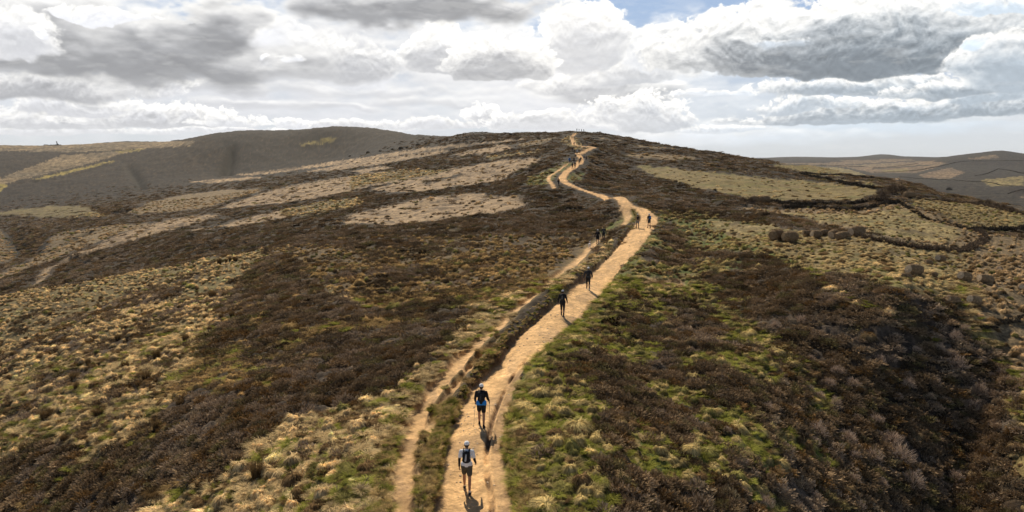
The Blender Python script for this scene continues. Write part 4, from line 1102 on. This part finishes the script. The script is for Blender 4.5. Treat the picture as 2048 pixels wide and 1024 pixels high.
pD, _, _ = person(1176, 579, 'walker in black with a white cap, arms held away from the body', heading=R(-10), h=1.80, legs=((.20, .12), (-.12, .15)), arms=((-.25, .1, .22), (.25, .25, .22)),
       top='charcoal', bottom='black', shorts=False, cap='white', pack='black', packpatch='charcoal', shoe='palegrey', sock=None, detail=0)
person(1275, 457, 'walker in a tan top and grey shorts at the bend of the path', heading=R(0), h=1.85, legs=((.24, .05), (-.26, .08)), arms=((.1, .4, .12), (-.1, .4, .12)), top='tan', bottom='grey', legcol='tan', cap='palegrey', pack='black', shoe='black', detail=1)
person(1298, 456, 'walker with a blue backpack and bare legs at the bend', heading=R(20), h=1.82, legs=((.12, .06), (-.12, .08)), arms=((-.05, .3, .12), (.15, .9, .12)), top='charcoal', bottom='charcoal', cap='white', pack='charcoal', packpatch='brightblue', shoe='black', detail=1)
pH, Hh, _ = person(1195, 489, 'dog walker in black shorts and top with a white cap', heading=R(-12), h=1.86, legs=((.22, .06), (-.22, .08)), arms=((-.2, .25, .18), (-.05, .5, .12)), top='black', bottom='black', cap='white', pack='black', shoe='black', detail=1)
person(1207, 482, 'dark clothed walker just beyond the dog walker on the side trail', heading=R(-14), h=1.82, legs=((.26, .06), (-.30, .12)), arms=((.2, .5, .1), (-.3, .3, .1)), top='charcoal', bottom='black', shorts=False, cap=None, hair=True, pack='charcoal', shoe='black', detail=1)
person(1117, 372, 'lone walker in black with a brown bag below the upper bend', heading=R(-30), h=1.80, top='black', bottom='black', shorts=False, cap=None, hair=True, pack='brown', detail=1)
far_people = [
 (1139,327,'brightblue','navy','white','walker in a bright blue jacket left of the upper path'), (1145,338.5,'darkbrown','brown',None,'walker in dark brown at the front left of the large group'),
 (1150,337,'charcoal','black',None,'dark clothed walker in front, at the foot of the large group'), (1148,326,'black','charcoal',None,'walker in black, half hidden in the middle of the large group'),
 (1158.5,329,'grey','black','palegrey','walker in a grey top on the right of the large group'), (1161.5,324.5,'charcoal','black',None,'dark walker close behind the grey topped one'),
 (1168,322,'charcoal','palegrey',None,'walker in a dark top and pale trousers at the path edge'), (1172.5,322,'brown','charcoal',None,'walker in a brown top, outermost right of the group'),
 (1144.5,304,'black','black',None,'dark walker on the heather edge above the group'), (1148.5,308.5,'darkbrown','black',None,'brown clad walker between the two upper groups'),
 (1154,309,'white','black','white','walker in a white top and dark trousers above the group'), (1148,292,'black','charcoal',None,'dark walker on the grass where the path bends right'),
 (1158,292.5,'brown','teal',None,'walker in a brown top and dark trousers below the crest'), (1165.5,293,'teal','black','palegrey','walker in teal with a pale hat below the crest'),
 (1174,291.5,'charcoal','grey',None,'walker in charcoal near the outer bend below the crest'), (1136.5,287,'grey','tan',None,'walker in grey, left of a pair near the top'),
 (1140,287,'black','black',None,'walker in black, right of a pair near the top'), (1131.5,278,'charcoal','brown',None,'small dark walker off the path to its left near the crest'),
 (1136.5,277.5,'tan','brown',None,'small walker in tan near the crest'), (1144,279,'black','navy',None,'dark walker on the sandy path just below the crest'),
 (1147.5,278.5,'palegrey','tan','white','pale walker on the sandy path just below the crest')]
hr = np.random.default_rng(11)
for px, py, t_, b_c, cp__, lab in far_people:
    s0 = hr.uniform(.12, .34)
    person(px, py, lab, heading=hr.uniform(-.5, .5), h=hr.uniform(1.72, 1.86), legs=((s0, .06), (-s0, .12)) if hr.uniform() < .5 else ((-s0, .12), (s0, .06)),
           arms=((hr.uniform(-.3, .3), .4, .1), (hr.uniform(-.3, .3), .4, .1)), top=t_, bottom=b_c, shorts=False, cap=cp__, hair=cp__ is None,
           pack=['black', 'charcoal', 'navy', None][int(hr.integers(0, 4))], sock=None, detail=2, group='walkers high on the ridge path')
# on the skyline: stand them on the crest of the hill
def crest(px, back=0.0):
    u, _ = uv_of(px, 266)
    c = int(round(float(np.interp(u, us, np.arange(NC)))))
    k = (Ys < 620) & (Ys > 250)
    v = np.where(k, Z[:, c] / Ys, -9); r = int(np.argmax(v))
    Y = Ys[r] - back; return (u * Y, Y)
for px, t_, lab in [(1153.6,'charcoal','leftmost of the figures standing on the skyline'), (1158,'black','second figure from the left on the skyline'), (1163,'navy','middle figure on the skyline'), (1167.5,'black','rightmost figure on the skyline')]:
    x, y = crest(px, 1.0)
    person(0, 0, lab + ', dark against the clouds', posw=(x, y, 0), heading=hr.uniform(-3, 3), h=1.78, top=t_, bottom='charcoal', shorts=False, cap=None, hair=True, pack='charcoal', detail=2, sock=None, group='figures on the skyline')

# ------------------------------------------------------------------ dogs
def dog(px, py, label, heading, mat, s=1.0, vox=.012, posw=None):
    P_ = hit(px, py, Z) if posw is None else posw
    root = bpy.data.objects.new('dog', None); C.objects.link(root)
    root.location = (P_[0], P_[1], float(ground(P_[0], P_[1]))); root.rotation_euler = (0, 0, heading); root.scale = (s, s, s)
    tag(root, label, 'dog')
    pr_ = [(V3(0, .20, .50), .115, V3(0, -.02, .50), .10), (V3(0, -.02, .50), .10, V3(0, -.24, .53), .085), (V3(0, .24, .56), .075, V3(0, .38, .74), .055),
           ('e', V3(0, .42, .77), (.062, .085, .062)), (V3(0, .46, .755), .040, V3(0, .58, .735), .026), (V3(-.045, .38, .80), .020, V3(-.062, .37, .74), .012), (V3(.045, .38, .80), .020, V3(.062, .37, .74), .012),
           (V3(0, -.28, .55), .03, V3(0, -.40, .62), .018), (V3(0, -.40, .62), .018, V3(0, -.46, .76), .010)]
    for sx in (-1, 1):
        a = .05 * sx
        pr_ += [(V3(sx * .075, .20, .46), .055, V3(sx * .075, .17 + a, .28), .032), (V3(sx * .075, .17 + a, .28), .030, V3(sx * .075, .20 + a * 2, .05), .022), (V3(sx * .075, .20 + a * 2, .03), .026, V3(sx * .075, .24 + a * 2, .024), .024),
                (V3(sx * .07, -.22, .50), .075, V3(sx * .08, -.15 - a, .30), .042), (V3(sx * .08, -.15 - a, .30), .038, V3(sx * .08, -.30 - a, .18), .024), (V3(sx * .08, -.30 - a, .18), .023, V3(sx * .08, -.27 - a, .04), .020), (V3(sx * .08, -.27 - a, .03), .025, V3(sx * .08, -.22 - a, .024), .023)]
    fused('body', pr_, vox, PM[mat], root)
    plainmesh('nose', lambda bm: ell_bm(bm, V3(0, .605, .745), (.016, .012, .013)), PM['black'], root)
    plainmesh('collar', lambda bm: cone_bm(bm, V3(0, .29, .63), .074, V3(0, .31, .66), .070), PM['red'], root)
    return root
dw = dog(1179, 497, 'white dog on a lead beside the dog walker', R(-12), 'white', 1.05)
bpy.context.view_layer.update()
a0 = pH.matrix_basis @ (Hh[0][2] + Hh[0][3] * .085); a1 = dw.matrix_basis @ V3(0, .27, .72)
tag(plainmesh('dog_lead', lambda bm: [cone_bm(bm, a0.lerp(a1, k / 5) - V3(0, 0, .12 * math.sin(math.pi * k / 5)), .014, a0.lerp(a1, (k + 1) / 5) - V3(0, 0, .12 * math.sin(math.pi * (k + 1) / 5)), .014, 6) for k in range(5)], PM['yellow'], None),
    'yellow lead stretched from the dog walker to the white dog', 'dog lead')

# ------------------------------------------------------------------ shrubs, rush clumps, hedges
M_pale = plant_mat('pale_twigs', (.44, .335, .25), inst=False, transl=.1)
M_rush = plant_mat('brown_rushes', (.16, .105, .05), inst=False, transl=.25)
M_bush = plant_mat('bush_twigs', (.135, .10, .070), inst=False, transl=.15)
M_darkb = plant_mat('dark_scrub', (.060, .050, .038), inst=False, transl=.1)
M_stem = pmat('stem', (.09, .065, .05), .9)
qr = np.random.default_rng(5)
def stems_me(n, r, h):
    bm = bmesh.new()
    for k in range(n):
        a = random.uniform(0, 6.28); o_ = random.uniform(.3, .9) * r
        cone_bm(bm, (0, 0, -.12), .022, (math.cos(a) * o_ * .6, math.sin(a) * o_ * .6, h * .6), .009, 5)
    m = bpy.data.meshes.new('stems'); bm.to_mesh(m); bm.free(); m.materials.append(M_stem); return m
pale_me = []
for k in range(4):
    V_, F_, T_ = sprigs(620, .52, [.58, .48, .70, .52][k], .26, .012, qr, up=.5, tonelo=.55, tonehi=1.5, inner=.25)
    V_[:, 2] += .12; T_[:, 3] = 1
    pale_me.append((mesh_of('crown', V_, F_, M_pale, cols=T_), stems_me(9, .5, .55)))
def shrub(name, kinds, px, py, s, label, cat, group=None, hs=1.0, sink=0.0):
    P_ = hit(px, py, Z); o = bpy.data.objects.new(name, None); C.objects.link(o)
    o.location = (P_[0], P_[1], float(ground(P_[0], P_[1])) - sink); o.rotation_euler = (0, 0, random.uniform(0, 6.28)); o.scale = (s, s, s * hs)
    tag(o, label, cat, group)
    cr, st = random.choice(kinds)
    obj('crown' if name != 'rush_clump' else 'stalks', cr, o)
    if st: obj('stems', st, o)
    return o
SH = [(590,270,40),(705,200,34),(770,195,22),(490,290,34),(900,430,40),(945,425,32),(730,465,46),(790,515,48),(1010,525,44),(1115,520,44),(940,485,26),(970,572,34),(1095,570,30),(1200,440,66),(1180,410,40),(1190,335,40),(1260,605,58),(1290,548,52),(1335,485,24),(1375,470,36),(1295,430,34),(625,420,30),(620,540,40),(660,565,44),(725,590,36),(700,515,44),(460,612,44),(655,705,66),(640,745,50),(775,730,62),(740,812,30),(800,800,40),(945,730,66),(1130,740,34),(1190,880,50),(870,800,62),(975,800,84),(1030,900,76),(880,655,50),(810,650,36),(790,890,52),(450,985,56),(575,1000,54),(810,990,60),(350,825,54),(1355,690,30),(1230,300,34),(1040,385,30),(1130,380,40),(1160,400,40),(905,905,44),(640,960,50),(720,940,40),(500,860,40),(300,700,30),(560,640,30)]
ORD = ['first', 'second', 'third', 'fourth', 'fifth', 'sixth', 'seventh', 'eighth', 'ninth', 'tenth', 'eleventh', 'twelfth']
def in_rows(L, per):
    """order by height in the picture, cut into rows, then left to right"""
    L = sorted(L, key=lambda q: q[1]); out = []
    for r in range(0, len(L), per):
        for k, q in enumerate(sorted(L[r:r + per])): out.append((q, r // per, k))
    return out
for (cx, cy, w), row, k in in_rows(SH, 8):
    px, py = 1300 + cx / 1.954, 500 + cy / 1.954 + w / 1.954 * .35
    Y = hit(px, py, Z)[1]
    s = w / 1.954 / F * Y * 1.16
    size = 'large' if s > 1.15 else 'small' if s < .62 else 'mid-sized'
    shrub('pale_shrub', pale_me, px, py, s, '%s pale twiggy shrub, %s from the left in the %s row down the heather slope' % (size, ORD[k], ORD[row]), 'shrub', 'pale shrubs among the heather right of the path')
rush = []
for k in range(3):
    V_, F_, T_ = blades(420, .3, [.75, .62, .85][k], [.38, .45, .30][k], .016, qr, spread=.22); T_[:, 3] = 1
    rush.append((mesh_of('stalks', V_, F_, M_rush, cols=T_), None))
RS = [(490,455,50),(572,492,58),(345,442,36),(362,452,36),(290,500,52),(612,415,50),(462,345,38),(545,530,44),(180,650,70),(385,632,66),(205,458,36),(726,350,42),(650,380,34),(832,180,50),(857,48,30),(920,36,32),(95,782,60),(250,742,46),(300,538,40),(803,262,30),(906,250,36),(1005,870,90),(600,960,86),(865,262,30),(700,600,40),(610,690,50),(350,745,40),(900,38,22),(885,45,20)]
for (cx, cy, w), row, k in in_rows(RS, 6):
    px, py = cx / 1.954, 500 + cy / 1.954 + w / 1.954 * .25
    Y = hit(px, py, Z)[1]; s = w / 1.954 / F * Y / .95
    size = 'large' if w >= 80 else 'mid-sized' if w > 42 else 'small'
    shrub('rush_clump', rush, px, py, s, '%s brown rush clump, %s from the left in the %s row down the tussock slope' % (size, ORD[k], ORD[row]), 'rush clump', 'brown rush clumps left of the path', .85)
bush = []
for k in range(3):
    V_, F_, T_ = sprigs(1400, .55, [.85, .7, 1.0][k], .16, .022, qr, up=.4, inner=.3); V_[:, 2] += .1; T_[:, 3] = 1
    bush.append((mesh_of('crown', V_, F_, M_bush, cols=T_), stems_me(8, .5, .5)))
dark = []
for k in range(2):
    V_, F_, T_ = sprigs(900, .6, .6, .2, .04, qr, up=.3, inner=.3); T_[:, 3] = 1
    dark.append((mesh_of('crown', V_, F_, M_darkb, cols=T_), stems_me(6, .5, .4)))
def px_bush(px, py, w, label, kinds=bush, hs=1.0, group=None, cat='bush', name='bush'):
    Y = hit(px, py, Z)[1]; return shrub(name, kinds, px, py, w / F * Y / 1.25, label, cat, group, hs)
px_bush(532, 508, 20, 'lone square brown bush on the crest left of the path', hs=.85)
px_bush(1763, 404, 36, 'rounded brown bush at the inner end of the field bank')
px_bush(1784, 388, 26, 'brown bush in the hedge just above the rounded one')
px_bush(1802, 384, 22, 'small brown bush at the outer tip of the hedge')
px_bush(1898, 380, 11, 'solitary dark shrub on the far edge of the brown slope', dark)
px_bush(1713, 560, 14, 'small dark bush standing alone in the tussock field above the heather spur', dark)
for i, (px, py, w) in enumerate([(1486,403,16),(1500,405,22),(1960,408,15),(1976,410,18),(1993,413,15),(2006,416,15),(2022,421,16)]):
    px_bush(px, py, w, ['leftmost grey bush at the left end of the field bank','second grey bush, against the bales of the field bank','leftmost bush on the brow at the right edge','second bush on the brow at the right edge','middle bush on the brow at the right edge','fourth bush on the brow at the right edge','outermost bush on the brow at the right edge'][i], hs=.8)
for i, (px, py, w) in enumerate([(736,306,9),(785,300,8),(802,298,11),(814,296,7),(835,291,9),(853,289,8),(880,283,8),(1022,270,9),(1030,270,7),(700,313,6),(760,303,6)]):
    px_bush(px, py, w, 'tiny dark bush, %s from the left in the dotted row across the upper strips' % ORD[[9,2,3,4,5,6,7,0,0,0,1][i]] if py > 275 else 'tiny dark bush on the skyline left of the summit, %s of two' % ('left' if px < 1026 else 'right'), dark, .8, 'dark bushes dotted along the upper strips')

def hedge(label, pts, w, h, kind='sprig', mat=M_bush, group=None, gap=0.0, name='hedge', cat='hedge', n=170):
    L = smoothline([hit(a, b, Z) for a, b in pts], 6)
    seg = np.r_[0, np.cumsum(np.hypot(*np.diff(L, axis=0).T))]
    step = w * .62; q = np.arange(0, seg[-1], step)
    x = np.interp(q, seg, L[:, 0]); y = np.interp(q, seg, L[:, 1])
    Vs, Fs, Ts, off_ = [], [], [], 0
    for a, b in zip(x, y):
        if qr.uniform() < gap: continue
        V_, F_, T_ = sprigs(n, w * .62 * qr.uniform(.8, 1.2), h * qr.uniform(.6, 1.15), w * .34, w * .10, qr, up=.2, inner=.2)
        V_ = V_ + np.array([a + qr.normal(0, w * .08), b + qr.normal(0, w * .08), float(ground(a, b)) - .05])
        Vs.append(V_); Fs.append(F_ + off_); Ts.append(T_); off_ += len(V_)
    T_ = np.concatenate(Ts); T_[:, 3] = 1
    me_ = mesh_of(name, np.concatenate(Vs), np.concatenate(Fs), mat, cols=T_)
    c = me_.vertices[0].co.copy(); me_.transform(Matrix.Translation(-c))
    o = obj(name, me_); o.location = c
    return tag(o, label, cat, group)
hedge('upper dark bank edging the smooth green field on the right', [(1541,404),(1580,409),(1640,409),(1716,407),(1762,402)], .9, .75, mat=M_darkb)
hedge('lower dark bank running below the smooth green field', [(1570,415),(1640,417),(1710,418),(1760,413),(1800,404)], .8, .6, mat=M_darkb)
hedge('brown hedge along the top edge of the smooth green field', [(1601,348),(1640,358),(1690,367),(1750,377)], 1.1, .8, mat=M_darkb)
hedge('thin dark hedge in front of the farthest strip of the right hand ridge', [(1601,346),(1650,350),(1700,352),(1745,356)], 1.0, .5, mat=M_darkb)
hedge('broken row of dark clumps slanting between the two tussock fields', [(1803,407),(1837,428),(1880,445),(1920,456),(1950,464)], .7, .45, mat=M_darkb, gap=.3)
hedge('brown bank curving round the lower edge of the tussock field', [(1722,474),(1760,482),(1811,492),(1870,499),(1932,499),(1960,485),(1968,474),(1954,464)], .9, .55)
hedge('dark bank at the right edge below the ridged field', [(1944,459),(1975,462),(2010,460),(2050,458),(2120,456)], .9, .8, mat=M_darkb)
hedge('low hedge on the brow beyond the ridged field', [(1837,397),(1870,402),(1905,404),(1938,408),(1990,416),(2048,429),(2100,440)], .8, .5)
hedge('dark ditch-side bank at the right edge below the bales', [(1965,655),(2000,645),(2048,636),(2100,628)], .6, .3, mat=M_darkb)
FARW = [('long hedge climbing from left to right across the far valley side', [(1748,345),(1790,344),(1834,341),(1867,335),(1900,328),(1927,323),(1990,322),(2048,321),(2100,320)]),
        ('hedge across the grey far slope above the brow', [(1800,354),(1834,357),(1893,360),(1975,365),(2005,371),(2048,373),(2100,374)]),
        ('hedge between the orange far fields', [(1746,336),(1780,334),(1836,327)]),
        ('short slanting hedge on the far grey hillside', [(1950,352),(1972,348),(1995,339)]),
        ('curved hedge high on the far grey hillside', [(1995,338),(2020,341),(2048,347),(2090,350)]),
        ('thin hedge beside the flat orange fields on the horizon', [(1640,330),(1680,332),(1730,334)]),
        ('lowest hedge of the far valley at the right edge', [(2015,388),(2035,382),(2060,378)])]
for lab, pts in FARW:
    L = smoothline([hit(a, b, Z) for a, b in pts], 10); Y = L[:, 1].mean(); w = Y * .0014
    hedge(lab, pts, w, w * .75, mat=M_darkb, n=40, gap=.12, group='far hedges across the valley')

# ------------------------------------------------------------------ bales
Mbale, N, b = new_mat('weathered_straw')
oc = N.n.new('ShaderNodeTexCoord').outputs['Object']
kk = N.step(N.noise(oc, 7, 5, .65), .3, .7)
N.l.new(N.mix(kk, (.10, .070, .040, 1), (.28, .195, .11, 1)), b.inputs['Base Color']); b.inputs['Roughness'].default_value = .95
Mend, N, b = new_mat('bale_end')
oc = N.n.new('ShaderNodeTexCoord').outputs['Object']
kk = N.step(N.noise(oc, 9, 5, .65), .3, .7)
N.l.new(N.mix(kk, (.34, .26, .17, 1), (.62, .49, .34, 1)), b.inputs['Base Color']); b.inputs['Roughness'].default_value = .95
M_straw = plant_mat('straw_fibres', (.22, .15, .085), inst=False, transl=.15)
def bale(px, py, w, h, label, yaw=18, shag=1.0, pale=True, legs=False):
    P_ = hit(px, py + h * .42, Z); Y = P_[1]
    r = h / F * Y * .47; Ln = max(w / F * Y / math.cos(R(yaw)) - r * .3, r * .9)
    o = bpy.data.objects.new('straw_bale', None); C.objects.link(o)
    zl = float(ground(P_[0] - Ln * .4, P_[1])); zr = float(ground(P_[0] + Ln * .4, P_[1]))
    slope = max(min(math.atan2(zr - zl, Ln * .8), .25), -.35)
    o.location = (P_[0], P_[1], float(ground(P_[0], P_[1])) + r * .90); o.rotation_euler = (0, -slope, R(yaw))
    tag(o, label, 'bale', 'straw bales lying on the right hand slope')
    ns, nr = 14, 30
    t = np.linspace(-1, 1, ns); a = np.arange(nr) / nr * 2 * np.pi
    T, A = np.meshgrid(t, a, indexing='ij')
    rr = r * (1 - .26 * np.abs(T) ** 4) * (1 + .30 * fbm(np.cos(A) * 1.5 + px, np.sin(A) * 1.5 + T * 2, 3, 7) + .05 * np.sin(A * 1 + 1))
    V_ = np.stack([T * Ln / 2, np.cos(A) * rr, np.sin(A) * rr * np.where(np.sin(A) < 0, .93, 1)], -1).reshape(-1, 3)
    i = np.arange(ns - 1)[:, None] * nr; j = np.arange(nr)[None]; j2 = (j + 1) % nr
    F_ = np.stack([i + j, i + j2, i + nr + j2, i + nr + j], -1).reshape(-1, 4)
    obj('body', mesh_of('body', V_, F_, Mbale, True), o)
    for sx, nm in ((-1, 0), (1, 1)):
        g = np.array([0, .3, .6, .85, 1.0]); vv = []; 
        for q, gq in enumerate(g):
            ra = rr[0 if sx < 0 else -1] * gq
            xx = sx * (Ln / 2 + r * .05 * (1 - gq ** 2) + .008 * math.sin(gq * 40))
            vv.append(np.stack([np.full(nr, xx), np.cos(a) * ra, np.sin(a) * ra * np.where(np.sin(a) < 0, .93, 1)], -1))
        vv = np.concatenate(vv); i = np.arange(len(g) - 1)[:, None] * nr
        ff = np.stack([i + j, i + j2, i + nr + j2, i + nr + j], -1).reshape(-1, 4)
        if sx < 0: ff = ff[:, ::-1]
        e_ = obj('end_face', mesh_of('end_face', vv, ff, Mend if pale and sx < 0 else Mbale, True), o)
    # loose fibres sticking out and a skirt of trodden straw
    n = int(600 * shag); a = qr.uniform(0, 6.28, n); tt = qr.uniform(-1, 1, n)
    p = np.stack([tt * Ln / 2, np.cos(a) * r * .99, np.sin(a) * r * .99], -1); d = np.stack([qr.normal(0, .5, n), np.cos(a), np.sin(a) - .5], -1) + qr.normal(0, .4, (n, 3))
    d /= np.linalg.norm(d, axis=1)[:, None]; sd = np.cross(d, qr.normal(0, 1, (n, 3))); sd /= np.linalg.norm(sd, axis=1)[:, None]
    LL = (r * .22 * qr.uniform(.4, 1.3, n))[:, None]; ww = r * .022
    V_ = np.stack([p - sd * ww, p + sd * ww, p + d * LL + sd * ww * .3, p + d * LL - sd * ww * .3], 1).reshape(-1, 3)
    T_ = np.repeat(np.repeat(qr.uniform(.6, 1.4, n), 4)[:, None], 4, 1); T_[:, 3] = 1
    fb = obj('loose_straw', mesh_of('loose_straw', V_, np.arange(n * 4).reshape(-1, 4), M_straw, cols=T_), o); fb['kind'] = 'stuff'
    return o
for args in [
 (1553,471,27,25,'shaggy dark bale, leftmost of the row below the heather band',28,3.0,False), (1580,474,31,24,'dark bale touching the shaggy leftmost one',12,1.2,False),
 (1614,466,18,12,'low slumped bale between the leftmost pair and the row',5,1.5,False), (1632,469,22,17,'small bale with a pale edge in the middle of the row',14), (1648,465,18,13,'small dark bale half behind the double bale',5,1,False),
 (1667,469,16,20,'pale ended bale pressed against its darker neighbour in the row',28), (1684,472,28,19,'brown bale right of the pale ended pair',12,1,False), (1713,463,31,23,'large pale faced bale at the right end of the row by the heather',16),
 (1828,540,34,25,'largest bale with a bright round face in the middle of the right field',18), (1813,553,20,16,'small leaning bale below the largest one',25,2,False), (1857,525,17,12,'small dark bale above right of the largest one',10,1,False),
 (1881,517,21,16,'tilted bale uppermost in the middle of the field',30), (1869,549,11,11,'tiny dark bale right of the largest one',25,1,False), (1929,553,28,21,'bale with a round face, left one of the pair near the right edge',24),
 (1970,558,32,20,'long bale, right one of the pair near the right edge',10), (1997,538,13,14,'small upright bale above the pair near the right edge',60), (2043,573,14,14,'small bale cut by the right edge of the photo',50),
 (1905,600,32,20,'bale half sunk in grass, left one of the lowest pair',22,2.5), (1948,600,29,21,'bale with a pale rim, right one of the lowest pair',22),
 (1510,399,18,14,'grey bale at the left end of the field bank',20,2,False), (1528,399,24,15,'rounded grey bale beside the field bank tip',12,2,False), (1819,390,26,13,'brown bale at the corner where the hedges meet',10,2,False)]:
    bale(*args)

# ------------------------------------------------------------------ marks on the skyline
def sky_pt(px, back=4.0, lo=250, hi=2600):
    u, _ = uv_of(px, 285); c = int(round(float(np.interp(u, us, np.arange(NC)))))
    v = np.where((Ys > lo) & (Ys < hi), Z[:, c] / Ys, -9); r = int(np.argmax(v)); Y = Ys[r] - back
    return u * Y, Y
x, y = sky_pt(115); s = y / F
o = bpy.data.objects.new('stone_pillar', None); C.objects.link(o); o.location = (x, y, float(ground(x, y)) - .5); o.rotation_euler = (0, R(-13), 0)
tag(o, 'thin dark leaning stone pillar on the far left skyline', 'pillar')
Mpil = pmat('dark_stone', (.07, .065, .06), .95)
plainmesh('shaft', lambda bm: cone_bm(bm, (0, 0, 0), 1.3 * s, (0, 0, 7.0 * s), .75 * s, 8), Mpil, o, False)
plainmesh('capstone', lambda bm: ell_bm(bm, (0, 0, 7.9 * s), (1.15 * s, 1.0 * s, .9 * s)), Mpil, o, False)
for px, w, lab in [(351, 16, 'low dark scrub on the far left skyline'), (105, 30, 'dark line of scrub round the leaning pillar')]:
    x, y = sky_pt(px); c = w / F * y; Vs, Fs, Ts, k0 = [], [], [], 0
    for q in range(9):
        V_, F_, T_ = sprigs(80, c * .10, c * .07 * qr.uniform(.5, 1.2), c * .05, c * .02, qr); X = x + (q / 8 - .5) * c
        V_ = V_ + np.array([X, y, float(ground(X, y))]); Vs.append(V_); Fs.append(F_ + k0); Ts.append(T_); k0 += len(V_)
    T_ = np.concatenate(Ts); T_[:, 3] = 1
    tag(obj('scrub', mesh_of('scrub', np.concatenate(Vs), np.concatenate(Fs), M_darkb, cols=T_)), lab, 'scrub')

# ------------------------------------------------------------------ air
bm = bmesh.new()
bmesh.ops.create_cube(bm, size=1, matrix=Matrix.Translation((0, 4600, 10)) @ Matrix.Diagonal((29600, 9400, 1, 1)))
zlo, zhi = float(Z.min()) - 1.5, float(Z.max()) + 14
for v in bm.verts: v.co.z = zhi if v.co.z > 10 else zlo
hm_ = bpy.data.meshes.new('haze'); bm.to_mesh(hm_); bm.free()
hz_m = bpy.data.materials.new('air'); hz_m.use_nodes = True; nt = hz_m.node_tree; nt.nodes.clear()
ho = nt.nodes.new('ShaderNodeOutputMaterial'); pv_ = nt.nodes.new('ShaderNodeVolumePrincipled')
pv_.inputs['Color'].default_value = (.80, .86, .93, 1); pv_.inputs['Density'].default_value = .00003; pv_.inputs['Anisotropy'].default_value = .2
nt.links.new(pv_.outputs[0], ho.inputs['Volume']); hm_.materials.append(hz_m)
haze = bpy.data.objects.new('haze', hm_); C.objects.link(haze); haze['kind'] = 'stuff'; haze['label'] = 'thin pale haze over the far valley'
